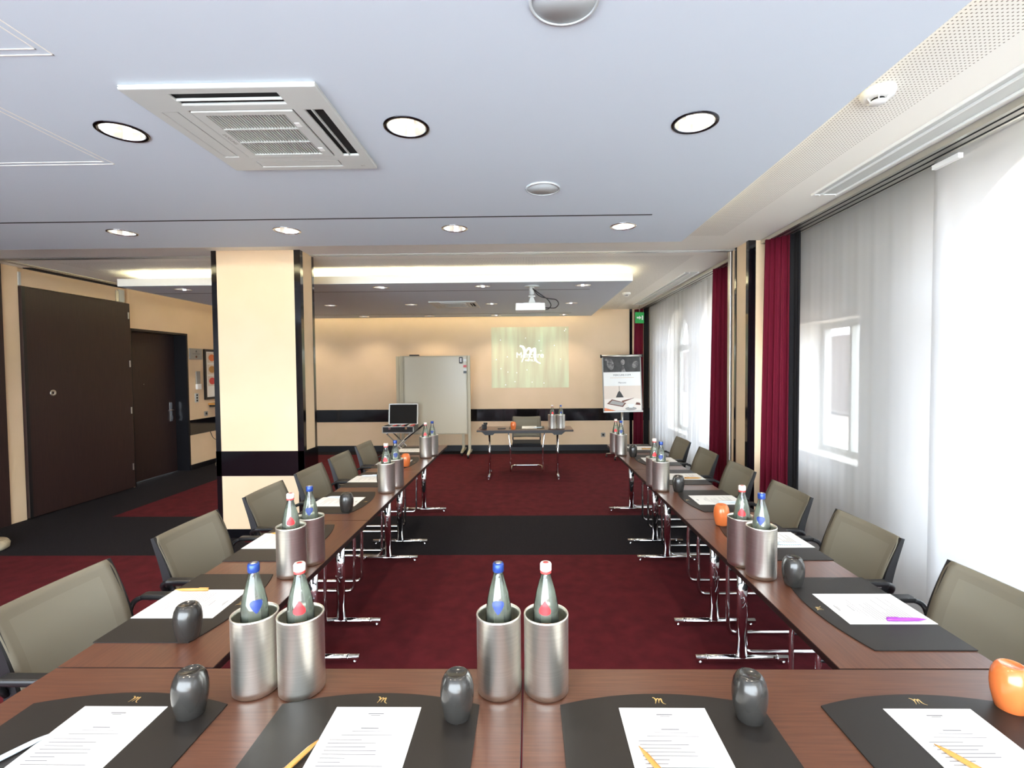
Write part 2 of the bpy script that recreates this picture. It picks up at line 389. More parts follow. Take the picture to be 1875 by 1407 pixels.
# ------------------------------------------------------------------ walls
def bandwall(name, ax, a0, a1, p0, p1, holes=(), skip=()):
    # cream wall slab normal to ax between a0..a1 with black glossy band; holes cut through
    m = MB(); m.prism([(p0, 0), (p1, 0), (p1, ZUP), (p0, ZUP)], a0, a1, ax, 0, holes)
    return m
m = bandwall('wall_back', 'y', YB, YB + 0.15, XL - 0.3, 2.9)
m.box(XL, 1.97, YB - 0.006, YB, 0.585, 0.825, 1); m.box(1.97, 2.02, YB - 0.012, YB, 0.0, ZUP, 1)
m.box(2.02, XW, YB - 0.006, YB, 0.585, 0.825, 1)
struct(m.build('wall_back', ['wall', 'black']))
struct(MB().box(XL, XW, YB - 0.018, YB - 0.002, 0.0, 0.115).build('baseboard_back', 'base'))
# left wall: dark panelling, cream strip, storage door bay, entrance door recess, cream wall with band
m = MB()
m.prism([(YF, 0), (4.98, 0), (4.98, ZUP), (YF, ZUP)], XL - 0.12, XL + 0.02, 'x', 2)
m.box(XL - 0.12, XL, 4.98, 5.16, 0, ZUP, 0)
m.box(XL - 0.12, XL - 0.035, 5.16, 6.60, 0, ZUP, 0)
m.prism([(6.60, 0), (6.62, 0), (6.62, 2.2), (7.72, 2.2), (7.72, 0), (YB, 0), (YB, ZUP), (6.60, ZUP)], XL - 0.12, XL, 'x', 0)
m.box(XL, XL + 0.006, 7.735, YB, 0.57, 0.815, 1)
struct(m.build('wall_left', ['wall', 'black', 'doorwood']))
struct(MB().box(XL, XL + 0.014, 7.74, YB, 0, 0.085).build('baseboard_left', 'base'))
# entrance door with deep black frame
d = bpy.data.objects.new('door_2', None); COL.objects.link(d); d.location = (XL, 7.17, 0); struct(d)
m = MB(); m.box(-0.26, 0.004, -0.55, -0.535, 0, 2.2); m.box(-0.26, 0.004, 0.535, 0.565, 0, 2.215); m.box(-0.26, 0.004, -0.55, 0.535, 2.185, 2.215)
m.build('door_frame', 'base', d)
MB().rbox(-0.24, -0.2, -0.535, 0.535, 0.006, 2.185, 0.003).build('door_leaf', 'doorwood', d)
m = MB(); m.rbox(-0.2, -0.193, 0.40, 0.45, 0.82, 1.12, 0.002); m.tube(rnd([(-0.193, 0.425, 1.0), (-0.145, 0.425, 1.0), (-0.145, 0.31, 1.0)], 0.02), 0.009)
m.rbox(-0.193, -0.18, 0.405, 0.445, 0.85, 0.90, 0.003); m.build('door_handle', 'chrome', d)
MB().lathe([(0.0, 0), (0.008, 0), (0.008, 0.004), (0, 0.004)], 12).build('peephole', 'chrome', d).matrix_local = Matrix.Translation((-0.199, -0.1, 1.42)) @ Matrix.Rotation(PI / 2, 4, 'Y')
# storage door for the movable partition
d = bpy.data.objects.new('door_1', None); COL.objects.link(d); d.location = (XL, 5.86, 0); struct(d)
MB().rbox(-0.02, 0.03, -0.695, 0.725, 0.012, 2.545, 0.003).build('door_leaf', 'doorwood', d)
MB().box(0.03, 0.033, -0.695, -0.66, 0.012, 2.545).build('door_edge_strip', 'bplastic', d)
rg = MB().lathe([(0.016, 0), (0.036, 0), (0.036, 0.006), (0.016, 0.006), (0.016, 0)], 24, cap=False).build('door_pull', 'alu', d)
rg.matrix_local = Matrix.Translation((0.03, -0.39, 1.375)) @ Matrix.Rotation(PI / 2, 4, 'Y')
for hz in (0.30, 1.08, 1.72, 2.38): MB().rbox(0.030, 0.036, 0.690, 0.708, hz - 0.045, hz + 0.045, 0.002).build('hinge', 'alu', d)
m = MB(); m.box(XL - 0.02, XL + 0.0, 5.19, 6.40, 2.555, 2.70, 0); m.box(XL - 0.02, XL + 0.01, 6.40, 6.44, 2.555, 2.70, 1); m.box(XL - 0.02, XL + 0.01, 6.45, 6.53, 2.555, 2.72, 2)
m.box(XL - 0.02, XL + 0.01, 5.16, 5.185, 2.555, 2.70, 2)
struct(m.build('trim_4', ['wall', 'alu', 'wplastic']))
# right wall with arched windows and one rectangular window
holes = []
def arch(cy, hw, z0, zs, g=0.0, n=18):
    h = hw - g
    return [(cy - h, z0 + g), (cy + h, z0 + g)] + [(cy + h * math.cos(PI * k / n), zs + h * math.sin(PI * k / n)) for k in range(n + 1)]
for a in ARCHES: holes.append(arch(*a))
ry0, ry1, rz0, rz1 = RECTW
holes.append([(ry0, rz0), (ry1, rz0), (ry1, rz1), (ry0, rz1)])
m = MB(); m.prism([(YF, 0), (YB, 0), (YB, ZUP + 0.1), (YF, ZUP + 0.1)], XW, XW + 0.28, 'x', 0, holes)
m.box(XW - 0.001, XW, YF, YB, 0, 0.001)
struct(m.build('wall_right', ['wallwhite']))
for i, a in enumerate(ARCHES):
    cy, hw, z0, zs = a
    wo = bpy.data.objects.new('window_%d' % (i + 1), None); COL.objects.link(wo); wo.location = (XW + 0.2, cy, 0); struct(wo)
    b = (0, hw, z0, zs)
    m = MB(); m.prism(arch(*b), 0, 0.06, 'x', 0, [arch(0, hw, z0, zs, 0.06)])
    m.box(0.0, 0.06, -hw + 0.06, hw - 0.06, zs - 0.1, zs); m.box(0.0, 0.06, -0.03, 0.03, z0 + 0.06, zs - 0.1)
    m.build('window_frame', 'wplastic', wo)
    m = MB(); m.prism(arch(0, hw, z0, zs, 0.055), 0.028, 0.032, 'x'); m.build('pane', 'pane', wo)
wo = bpy.data.objects.new('window_5', None); COL.objects.link(wo); wo.location = (XW + 0.2, (ry0 + ry1) / 2, 0); struct(wo)
hw = (ry1 - ry0) / 2
m = MB(); m.prism([(-hw, rz0), (hw, rz0), (hw, rz1), (-hw, rz1)], 0, 0.06, 'x', 0, [[(-hw + .05, rz0 + .05), (hw - .05, rz0 + .05), (hw - .05, rz1 - .05), (-hw + .05, rz1 - .05)]])
m.box(0, 0.06, -0.015, 0.015, rz0 + .05, rz1 - .05); m.build('window_frame', 'wplastic', wo)
MB().box(0.028, 0.032, -hw + 0.045, hw - 0.045, rz0 + 0.045, rz1 - 0.045).build('pane', 'pane', wo)
# unseen wall behind the camera, its wide window added to supply light
m = MB(); m.prism([(XL - 0.3, 0), (2.9, 0), (2.9, ZUP), (XL - 0.3, ZUP)], YF - 0.2, YF, 'y', 0, [[(-5.0, 0.15), (2.2, 0.15), (2.2, 2.65), (-5.0, 2.65)]])
struct(m.build('wall_front', ['wall']))
# column
m = MB(); cx0, cx1, cy0, cy1 = -3.0, -2.15, 4.57, 4.86
m.box(cx0 + 0.004, cx1 - 0.004, cy0 + 0.004, cy1, 0, ZUP, 0)
m.box(cx0 - 0.004, cx1 + 0.004, cy0, cy1 + 0.004, 0.60, 0.84, 1)
m.box(cx0, cx0 + 0.048, cy0, cy0 + 0.05, 0, ZUP, 1); m.box(cx1 - 0.06, cx1, cy0, cy0 + 0.055, 0, ZUP, 1)
m.box(cx1 - 0.05, cx1, cy1 - 0.04, cy1 + 0.001, 0, ZUP, 1); m.box(cx0 - 0.001, cx0 + 0.05, cy1 - 0.04, cy1 + 0.001, 0, ZUP, 1)
m.box(cx0 - 0.006, cx1 + 0.006, cy0 - 0.002, cy1 + 0.006, 0, 0.085, 1)
struct(m.build('wall_column', ['wall', 'black']))
# pilaster by the windows
m = MB(); m.box(2.0, XW, 4.43, 4.78, 0, ZUP, 0)
m.box(1.992, 2.058, 4.422, 4.445, 0, ZUP, 1); m.box(1.992, 2.004, 4.445, 4.47, 0, ZUP, 1); m.box(1.992, 2.004, 4.68, 4.715, 0, ZUP, 1)
struct(m.build('wall_pilaster', ['wall', 'black']))
struct(MB().rbox(1.985, 2.035, 4.80, 4.86, 0, ZUP - 0.005, 0.004).build('trim_3', 'alu'))
# partition tracks in the ceiling
m = MB()
for x0, x1 in ((-2.145, 2.0), (-5.4, -3.005)):
    m.box(x0, x1, 4.755, 4.775, ZUP - 0.012, ZUP, 0); m.box(x0, x1, 4.80, 4.82, ZUP - 0.012, ZUP, 0); m.box(x0, x1, 4.775, 4.80, ZUP - 0.003, ZUP, 1)
m.box(-5.33, -5.31, 4.82, 6.55, ZUP - 0.012, ZUP, 0); m.box(-5.27, -5.25, 4.82, 6.55, ZUP - 0.012, ZUP, 0); m.box(-5.48, -5.38, 5.2, 6.5, ZUP - 0.01, ZUP, 1)
struct(m.build('trim_1', ['alu', 'void']))
# curtain rail with three channels
m = MB()
for a, b in ((YF + 0.1, 4.42), (4.8, 9.3)):
    m.box(2.10, 2.30, a, b, ZUP - 0.035, ZUP - 0.001, 0)
    for k in range(3): m.box(2.125 + k * 0.052, 2.137 + k * 0.052, a, b, ZUP - 0.0365, ZUP - 0.035, 1)
struct(m.build('trim_2', ['alu', 'void']))

# street side wall outside
m = MB(); m.box(11, 12, 2, 40, 0, 2.7); 
struct(m.build('wall_outside', 'facadedark'))
struct(MB().box(2.75, 60, -40, 60, -0.3, -0.15).build('floor_outside', 'facade'))

# ------------------------------------------------------------------ downlights
def mk_down(label, trim='chrome', on=True):
    t = thing('downlight', (0, 0, 0), 0, label, 'light', 'round recessed downlights in the lavender ceiling')
    MB().lathe([(HR, 0.002), (HR + 0.001, -0.004), (HR + 0.013, -0.003), (HR + 0.014, 0.0), (HR, 0.002)], 36, cap=False).build('trim_ring', trim, t)
    MB().lathe([(HR - 0.001, 0.0), (HR - 0.006, 0.03), (HR - 0.016, 0.06), (HR - 0.03, 0.085), (0.001, 0.09)], 14, sm=False, cap=False).build('reflector', 'refl', t)
    b = MB().lathe([(0.001, 0.040), (0.014, 0.042), (0.021, 0.054), (0.018, 0.083), (0.001, 0.086)], 14, cap=False).build('bulb', 'lamp', t)
    l = bpy.data.lights.new('downlight_beam', 'SPOT'); l.energy = DOWN; l.color = (1, 0.86, 0.68); l.spot_size = math.radians(118); l.spot_blend = 0.7; l.shadow_soft_size = 0.05
    o = bpy.data.objects.new('downlight_beam', l); COL.objects.link(o); o.parent = t; o.location = (0, 0, -0.012)
    return t
colw = {-1.65: 'second column from the projector side'}
def row(lst, names, dark):
    K1 = Kind(lambda lb: mk_down(lb, 'dchrome' if dark else 'chrome'))
    for (x, y), n in zip(lst, names): K1.put((x, y, ZP), 0, n)
row(FL[:5], ['lit downlight with dark ring just left of the near air conditioning cassette',
             'lit downlight with dark ring just right of the near air conditioning cassette',
             'lit downlight with dark ring nearest the smoke detector over the window side',
             'unseen downlight outside the frame, left of the near ceiling hatch', 'unseen downlight outside the frame, above the dark panelling'], True)
row(FL[5:10], ['small dark-ringed downlight left of the cream column top, beyond the ceiling groove',
               'downlight above the cream column, beyond the ceiling groove', 'downlight beyond the ceiling groove, third from the left in its row',
               'downlight at the right end of the ceiling groove', 'unseen downlight outside the frame beyond the groove'], False)
row(FL[10:], ['downlight straight overhead, %s from the door side in its row of five' % q for q in ('first', 'second', 'third', 'fourth', 'fifth')] + ['downlight by the rear window behind the viewer, %s' % q for q in ('on the door side', 'in the middle', 'on the street side')], False)
row(BL, ['downlight of far panel, front row, seen left of the column', 'downlight of far panel, front row, hidden by the column',
         'downlight of far panel, front row, first right of the column', 'downlight of far panel, front row, between the column and the projector',
         'downlight of far panel, front row, right of the projector mount',
         'downlight of far panel, middle row, hidden by the column', 'downlight of far panel, middle row, first right of the column',
         'downlight of far panel, middle row, just left of the far cassette', 'downlight of far panel, middle row, between far cassette and projector',
         'downlight of far panel, middle row, right of the projector cables',
         'downlight of far panel, last row, hidden by the column', 'downlight of far panel, last row, nearest the column',
         'downlight of far panel, last row, below the far cassette', 'downlight of far panel, last row, left of the projector body',
         'downlight of far panel, last row, right of the projector body'], False)

# ------------------------------------------------------------------ air conditioning cassettes
def mk_ac(label):
    t = thing('air_conditioner', (0, 0, 0), 0, label, 'air conditioner', 'ceiling air conditioning cassettes')
    W = 0.34
    slots = [(-0.19, 0.19, -0.305, -0.235), (-0.19, 0.19, 0.24, 0.30), (-0.30, -0.24, -0.19, 0.19), (0.235, 0.305, -0.19, 0.19)]
    m = MB(); sq = lambda a, b, c, d: [(a, c), (b, c), (b, d), (a, d)]
    m.prism(sq(-W, W, -W, W), -0.030, -0.012, 'z', 0, [sq(*q) for q in slots] + [sq(-0.195, 0.195, -0.195, 0.195)])
    m.prism(sq(-W, W, -W, W), -0.012, -0.001, 'z', 0, [sq(-0.32, 0.32, -0.32, 0.32)])
    m.build('cassette_panel', 'wplastic', t, bevel=0.006)
    MB().box(-0.31, 0.31, -0.31, 0.31, -0.006, -0.002).build('inner_cavity', 'void', t)
    for i, (a, b, c, d) in enumerate(slots):
        m = MB()
        if i in (1, 2): m.box(a + .003, b - .003, c + .003, d - .003, -0.028, -0.024)
        elif b - a > d - c: m.box(a, b, (c + d) / 2 + .006, (c + d) / 2 + .010, -0.030, -0.014)
        else: m.box((a + b) / 2 - .010, (a + b) / 2 - .006, c, d, -0.030, -0.014)
        m.build('louver', 'wplastic', t)
    m = MB()
    m.prism(sq(-0.19, 0.19, -0.19, 0.19), -0.034, -0.022, 'z', 0, [sq(-0.15, 0.15, -0.165, 0.165)])
    for k in range(26): x = -0.15 + 0.3 * (k + 0.5) / 26; m.box(x - 0.0019, x + 0.0019, -0.165, 0.165, -0.031, -0.020)
    for y in (-0.055, 0.055): m.box(-0.15, 0.15, y - 0.004, y + 0.004, -0.0325, -0.02)
    g = m.build('intake_grille', 'wplastic', t)
    for y in (-0.09, 0.12): MB().rbox(0.155, 0.175, y - 0.015, y + 0.015, -0.037, -0.033, 0.001).build('latch', 'white', g)
    t.scale = (1, 1, 0.6)
    text('brand_lettering', 'SAMSUNG', 0.02, (-0.172, 0.02, -0.0345), (PI, 0, PI / 2), 'gplastic', t)
    text('display_mark', 'A/C', 0.012, (0.285, 0.30, -0.0305), (PI, 0, 0), 'gplastic', t)
    return t
KA = Kind(mk_ac)
KA.put((-1.055, 1.995, ZP), 0, 'large square air conditioning cassette over the near tables')
KA.put((-1.09, 7.3, ZP), 0, 'distant square air conditioning cassette in the far ceiling panel')

# ------------------------------------------------------------------ ceiling speakers, smoke detectors, slot diffusers
def mk_sp(label):
    t = thing('ceiling_speaker', (0, 0, 0), 0, label, 'speaker', 'round flush ceiling speakers')
    MB().lathe([(0.001, -0.006), (0.085, -0.006), (0.0855, -0.001), (0.001, -0.001)], 40, cap=False).build('speaker_grille', 'spk', t)
    MB().lathe([(0.0855, -0.001), (0.086, -0.009), (0.094, -0.007), (0.095, 0.0), (0.0855, -0.001)], 40, cap=False).build('rim', 'spk', t); return t
KS = Kind(mk_sp)
KS.put((0.087, 2.66, ZP), 0, 'small grey round ceiling speaker in front of the ceiling groove')
KS.put((0.102, 1.315, ZP), 0, 'grey round ceiling speaker cut by the top edge of the photo')
def mk_sd(label):
    t = thing('smoke_detector', (0, 0, 0), 0, label, 'smoke detector', 'white smoke detectors on the perforated ceiling')
    MB().lathe([(0.001, 0), (0.062, 0), (0.064, -0.012), (0.058, -0.030), (0.040, -0.036), (0.001, -0.036)], 32, cap=False).build('housing', 'white', t)
    m = MB().lathe([(0.001, -0.052), (0.030, -0.052), (0.032, -0.047), (0.001, -0.047)], 28, cap=False)
    for k in range(6): a = PI * k / 3; m.tube([(0.030 * math.cos(a), 0.030 * math.sin(a), -0.05), (0.042 * math.cos(a), 0.042 * math.sin(a), -0.034)], 0.003, 6)
    m.build('sensor_head', 'white', t); MB().lathe([(0.001, -0.047), (0.024, -0.047), (0.024, -0.036), (0.001, -0.036)], 16, cap=False).build('sensor_chamber', 'void', t); return t
KD = Kind(mk_sd)
KD.put((1.455, 2.06, ZUP), 0, 'white smoke detector near the window-side edge of the near panel')
KD.put((1.50, 7.4, ZUP), 0, 'tiny distant smoke detector beside the far ceiling panel')
def mk_df(label):
    t = thing('air_diffuser', (0, 0, 0), 0, label, 'vent', 'long white slot diffusers along the windows'); m = MB()
    L = 2.9
    for x in (-0.085, -0.03, 0.075): m.box(x, x + 0.008, -L, 0, -0.014, 0)
    m.box(-0.085, 0.083, -0.008, 0, -0.008, 0)
    m.build('vent_frame', 'white', t); MB().box(-0.077, 0.075, -L, -0.008, -0.003, -0.0005).build('blade', 'wplastic', t); return t
KF = Kind(mk_df)
KF.put((1.965, 3.27, ZUP), 0, 'long white slot diffuser in the ceiling beside the near curtain rail')
KF.put((1.965, 8.75, ZUP), 0, 'distant white slot diffuser near the far curtain rail')

# ------------------------------------------------------------------ curtains
def wavy(name, mat, path, z0, z1, amp, waves, label, cat, flare=0.0, n=160, top=None):
    # path: (x,y)->(x,y); folds perpendicular to it
    (xa, ya), (xb, yb) = path; dx, dy = xb - xa, yb - ya; L = math.hypot(dx, dy); nx, ny = -dy / L, dx / L
    ph = [random.uniform(-0.5, 0.5) for _ in range(n + 1)]
    g = []
    for i in range(9):
        tz = i / 8; z = z0 + (z1 - z0) * tz; rowp = []
        fl = 1 + flare * (1 - tz) ** 1.5
        for j in range(n + 1):
            u = j / n; o = amp * (math.sin(u * waves * 2 * PI + 0.6 * math.sin(u * 9)) + 0.35 * math.sin(u * waves * 4.4 * PI + 1)) * (0.55 + 0.45 * (1 - tz))
            s = (u - 0.5) * fl + 0.5 if flare >= 0 else u * (1 - flare * (1 - tz))
            rowp.append((xa + dx * s + nx * o, ya + dy * s + ny * o, z))
        g.append(rowp)
    m = MB(); m.sheet(g, (nx * 0.002, ny * 0.002, 0))
    return tag(m.build(name, mat), label, cat)
wavy('curtain', 'burgundy', ((2.20, 4.11), (2.075, 4.29)), 0.02, 2.715, 0.020, 4.5, 'heavy burgundy curtain gathered before the pilaster, near window bay', 'curtain', -0.18)
wavy('curtain', 'bcurtain', ((2.225, 4.00), (2.19, 4.14)), 0.02, 2.715, 0.010, 1.5, 'narrow black curtain at the edge of the near burgundy curtain', 'curtain')
wavy('curtain', 'burgundy', ((2.25, 5.36), (2.09, 5.52)), 0.02, 2.715, 0.018, 4, 'burgundy curtain just beyond the pilaster, edge of far window bay', 'curtain', -0.2)
wavy('curtain', 'burgundy', ((2.165, 9.14), (2.02, 9.24)), 0.02, 2.715, 0.018, 3, 'burgundy curtain in the far corner behind the flip chart', 'curtain', -0.15)
wavy('curtain', 'bcurtain', ((2.21, 8.88), (2.165, 9.11)), 0.02, 2.715, 0.012, 2.5, 'black curtain in the far corner beside the sheer', 'curtain')
wavy('sheer_curtain', 'sheer', ((2.262, 4.2), (2.245, 2.62)), 0.02, 2.712, 0.0025, 9, 'white sheer panel between black curtain and vertical seam', 'sheer curtain')
wavy('sheer_curtain', 'sheer', ((2.20, 2.68), (2.20, -1.6)), 0.02, 2.712, 0.0025, 20, 'white sheer panel over the near arched window', 'sheer curtain')
wavy('sheer_curtain', 'sheer', ((2.22, 8.92), (2.22, 5.5)), 0.02, 2.712, 0.016, 17, 'white sheer curtain with soft folds over the far windows', 'sheer curtain', n=300)
MB().box(2.17, 2.195, 2.50, 2.66, 2.655, 2.68).build('curtain_tab', 'white')
tag(bpy.data.objects['curtain_tab'], 'small white runner tab under the curtain rail at the sheer seam', 'curtain tab')

# ------------------------------------------------------------------ tables
def mk_table(label):
    t = thing('folding_table', (0, 0, 0), 0, label, 'table', 'narrow walnut folding conference tables')
    Lh, D = 0.7035, 0.2385
    m = MB(); m.rbox(-Lh + .0015, Lh - .0015, -D, D, 0.695, 0.7185, 0.002, 1); m.box(-Lh + .003, Lh - .003, -D + 0.0012, D - 0.0012, 0.7185, 0.72, 0)
    m.build('tabletop', ['wood', 'edge'], t)
    MB().rbox(-0.46, 0.46, -0.09, 0.09, 0.655, 0.6945, 0.003).build('support_rail', 'bplastic', t)
    for sx, lx in ((-1, -0.535), (1, 0.485)):
        p = MB().prism([(lx - 0.13, 0.6945), (lx + 0.13, 0.6945), (lx + 0.055, 0.63), (lx - 0.055, 0.63)], -0.09, 0.09, 'y').build('bracket', 'bplastic', t)
        m = MB(); m.tube([(lx, 0, 0.035), (lx, 0, 0.66)], 0.029, 16, ry=0.017)
        lg = m.build('leg', 'chrome', t)
        m = MB(); m.tube([(lx, -0.25, 0.03), (lx, 0.25, 0.03)], 0.016, 14)
        for q in (-0.25, 0.25): m.lathe([(0.010, 0), (0.012, 0.006), (0.006, 0.018)], 10, (lx, q * 0.9, 0))
        for q in (-0.19, 0.19): m.tube([(lx, q - 0.004, 0.03), (lx, q + 0.004, 0.03)], 0.0185, 14)
        m.build('foot', 'chrome', lg)
    return t
KT = Kind(mk_table)
TR, TLX = 1.1485, -1.1915
ys = [1.4075 + 0.7045 + k * 1.408 for k in range(3)]
nm = ['nearest', 'middle', 'farthest']
for k, y in enumerate(ys):
    KT.put((TR, y, 0), PI / 2, 'walnut folding table, %s of the window-side row' % nm[k])
for k, y in enumerate(ys):
    KT.put((TLX, y, 0), PI / 2, 'walnut folding table, %s of the column-side row' % nm[k])
KT.put((-0.726, 1.167, 0), 0, 'left walnut folding table of the cross row in the foreground')
KT.put((0.6815, 1.167, 0), 0, 'right walnut folding table of the cross row in the foreground')
KT.put((-0.055, 7.21, 0), 0, 'lone presenter table before the projection wall')

# ------------------------------------------------------------------ chairs
def mk_chair(label):
    t = thing('conference_chair', (0, 0, 0), 0, label, 'chair', 'grey mesh-back cantilever conference chairs')
    def yb(tz, x): return 0.175 + 0.105 * tz ** 1.5 - 0.035 * (x / 0.23) ** 2
    def zb(tz, x): return 0.50 + 0.315 * tz + 0.012 * (x / 0.23) ** 2 * tz
    def wx(tz): return 0.232 - 0.012 * (1 - tz) - (0.016 * (max(0, tz - 0.86) / 0.14) ** 2)
    N, Mx = 14, 16; g = []
    for i in range(N + 1):
        tz = i / N; g.append([(wx(tz) * (2 * j / Mx - 1), yb(tz, 0.23 * (2 * j / Mx - 1)), zb(tz, 0.23 * (2 * j / Mx - 1))) for j in range(Mx + 1)])
    m = MB(); n0 = len(m.f); m.sheet(g, (0, 0.008, 0))
    nq = N * Mx
    for q in range(nq):
        i, j = q // Mx, q % Mx
        if 2 <= j < Mx - 2 and 1 <= i < N - 2: m.mi[q] = 1; m.mi[q + nq] = 1
    m.build('backrest', ['mesh', 'meshin'], t)
    m = MB()
    for s in (-1, 1):
        poly = []
        for i in range(11): tz = i / 10; poly.append((yb(tz, 0.23) + 0.002, zb(tz, 0.23)))
        for i in range(10, -1, -1): tz = i / 10; poly.append((yb(tz, 0.23) + 0.016 + 0.04 * (1 - tz) ** 0.8, zb(tz, 0.23) - 0.004))
        a, b = sorted((s * 0.220, s * 0.236)); m.prism(poly, a, b, 'x')
        m.tube(rnd([(s * 0.225, 0.165, 0.52), (s * 0.225, 0.18, 0.44), (s * 0.19, 0.10, 0.41)], 0.04), 0.012, 8)
    m.tube([(-0.225, yb(0, .23) + .02, 0.505), (0, yb(0, 0) + .02, 0.505), (0.225, yb(0, .23) + .02, 0.505)], 0.012, 8)
    m.build('backrest_frame', 'bplastic', t)
    MB().rbox(-0.225, 0.225, -0.25, 0.16, 0.405, 0.455, 0.02).build('seat', 'seat', t)
    for s in (-1, 1):
        m = MB(); m.rbox(min(s * .26, s * .305), max(s * .26, s * .305), -0.20, 0.15, 0.632, 0.654, 0.008)
        m.tube(rnd([(s * 0.282, 0.13, 0.642), (s * 0.275, 0.19, 0.625), (s * 0.235, 0.185, 0.56)], 0.04), 0.011, 8)
        m.build('armrest', 'bplastic', t)
    P = []
    half = [(0.0, 0.26, 0.013), (0.205, 0.26, 0.013), (0.25, 0.19, 0.013), (0.25, -0.25, 0.013), (0.252, -0.255, 0.40), (0.282, -0.225, 0.632), (0.282, 0.12, 0.632)]
    full = [(-x, y, z) for x, y, z in reversed(half)] + half[1:]
    MB().tube(rnd(full, 0.05), 0.0115, 10).build('tube_frame', 'chrome', t)
    m = MB(); m.tube([(-0.252, -0.20, 0.40), (0.252, -0.20, 0.40)], 0.010, 8)
    m.tube([(-0.252, -0.255, 0.40), (-0.252, -0.20, 0.40)], 0.010, 8); m.tube([(0.252, -0.255, 0.40), (0.252, -0.20, 0.40)], 0.010, 8)
    m.build('seat_support', 'bplastic', t)
    return t
KC = Kind(mk_chair)
o6 = ['nearest', 'second', 'third', 'fourth', 'fifth', 'farthest']
for k, y in enumerate([1.72, 2.43, 3.13, 3.85, 4.56, 5.30]):
    KC.put((1.44, y, 0), -PI / 2, 'grey mesh-back chair, %s of the window-side row%s' % (o6[k], '' if k in (0, 5) else ' from the front'))
for k, y in enumerate([1.75, 2.455, 3.18, 3.84, 4.46, 5.15]):
    KC.put((-1.52, y - (0.03 if k == 5 else 0), 0), PI / 2, 'grey mesh-back chair, %s of the column-side row%s' % (o6[k], '' if k in (0, 5) else ' from the front'))
KC.put((-0.035, 7.70, 0), 0, 'lone grey mesh-back chair behind the presenter table')

# ------------------------------------------------------------------ desk mats, papers
TZ = 0.72
def script_m(m, s, z, mi=0):       # handwritten letter m as flat strokes, size s
    st = [[(-0.62, 0.55), (-0.42, 0.5), (-0.30, 0.25), (-0.34, -0.1), (-0.5, -0.5)],
          [(-0.34, -0.1), (-0.16, 0.3), (0.0, 0.42), (0.08, 0.25), (0.0, -0.1), (-0.08, -0.42)],
          [(-0.02, -0.1), (0.14, 0.2), (0.36, 0.42), (0.36, 0.1), (0.34, -0.25), (0.48, -0.5), (0.72, -0.6)]]
    wd = [0.085, 0.075, 0.085]
    for k, p in enumerate(st):
        P = rnd([(a * s, b * s, z) for a, b in p], 0.2 * s, 4); L = []; R = []
        for i, q in enumerate(P):
            t = (P[min(i + 1, len(P) - 1)] - P[max(i - 1, 0)]).normalized(); nn = Vector((-t.y, t.x, 0)); u = i / (len(P) - 1)
            ww = wd[k] * s * (0.35 + 0.65 * math.sin(PI * min(1, u * 0.9 + 0.12)))
            L.append(q + nn * ww); R.append(q - nn * ww)
        for i in range(len(P) - 1):
            m.add([L[i], L[i + 1], R[i + 1], R[i]], [(0, 1, 2, 3)], mi)
def mk_mat(label):
    t = thing('desk_mat', (0, 0, 0), 0, label, 'desk mat', 'black leather desk mats with a curved edge')
    hw, c, ap = 0.2625, 0.317, 0.045
    poly = [(-hw, 0.0), (hw, 0.0), (hw, c)]
    for k in range(1, 16): u = 1 - 2 * k / 16; poly.append((hw * u, c + ap * (1 - u * u)))
    poly.append((-hw, c))
    MB().prism(poly, 0.0, 0.0035, 'z').build('pad', 'leather', t)
    m = MB(); script_m(m, 0.022, 0.0037); e = m.build('gold_emblem', 'gold', t); e.location = (0, 0.334, 0); e['label'] = 'small gold script letter m'
    return t
KM = Kind(mk_mat)
def mk_paper(label):
    t = thing('paper_sheet', (0, 0, 0), 0, label, 'paper', 'white printed sheets on the desk mats')
    MB().box(-0.111, 0.111, 0.0, 0.298, 0, 0.0012).build('sheet', 'paper', t)
    m = MB(); rr = random.Random(3)
    m.box(-0.02, 0.02, 0.272, 0.275, 0.0012, 0.0014); m.box(-0.012, 0.012, 0.267, 0.269, 0.0012, 0.0014)
    m.build('letterhead', 'ink', t); m = MB()
    m.box(-0.022, 0.022, 0.222, 0.2245, 0.0012, 0.0014); m.box(-0.04, 0.04, 0.212, 0.2135, 0.0012, 0.0014); m.box(-0.062, 0.062, 0.200, 0.2015, 0.0012, 0.0014)
    for k in range(13): y = 0.185 - k * 0.011; m.box(-0.085, -0.085 + rr.uniform(0.05, 0.17), y, y + 0.0018, 0.0012, 0.0014)
    m.build('printed_lines', 'ink', t)
    return t
KP = Kind(mk_paper)
ZM = TZ + 0.0037
FXS = [(-1.07, 'far left'), (-0.398, 'second from left'), (0.34, 'third from left'), (1.02, 'rightmost')]
for x, n in FXS:
    KM.put((x, 0.93, TZ + 0.0002), 0, 'black desk mat on the foreground cross tables, %s' % n)
    KP.put((x, 0.937, ZM + .0001), 0, 'white printed sheet on the foreground desk mat, %s' % n)
RY = [1.76, 2.47, 3.22, 3.92, 4.64, 5.32]; LY = [1.80, 2.47, 3.21, 3.88, 4.59, 5.26]
for k, y in enumerate(RY):
    KM.put((1.392, y, TZ + 0.0002), PI / 2, 'black desk mat, %s place of the window-side row' % o6[k])
    KP.put((1.396, y, ZM + .0001), PI / 2, 'white printed sheet, %s place of the window-side row' % o6[k])
for k, y in enumerate(LY):
    KM.put((-1.436, y, TZ + 0.0002), -PI / 2, 'black desk mat, %s place of the column-side row' % o6[k])
    KP.put((-1.437, y, ZM + .0001), -PI / 2, 'white printed sheet, %s place of the column-side row' % o6[k])
KM.put((-0.03, 7.43, TZ + 0.0002), PI, 'black desk mat on the presenter table')
KP.put((0.01, 7.42, ZM + .0001), PI, 'white printed sheet on the presenter table')

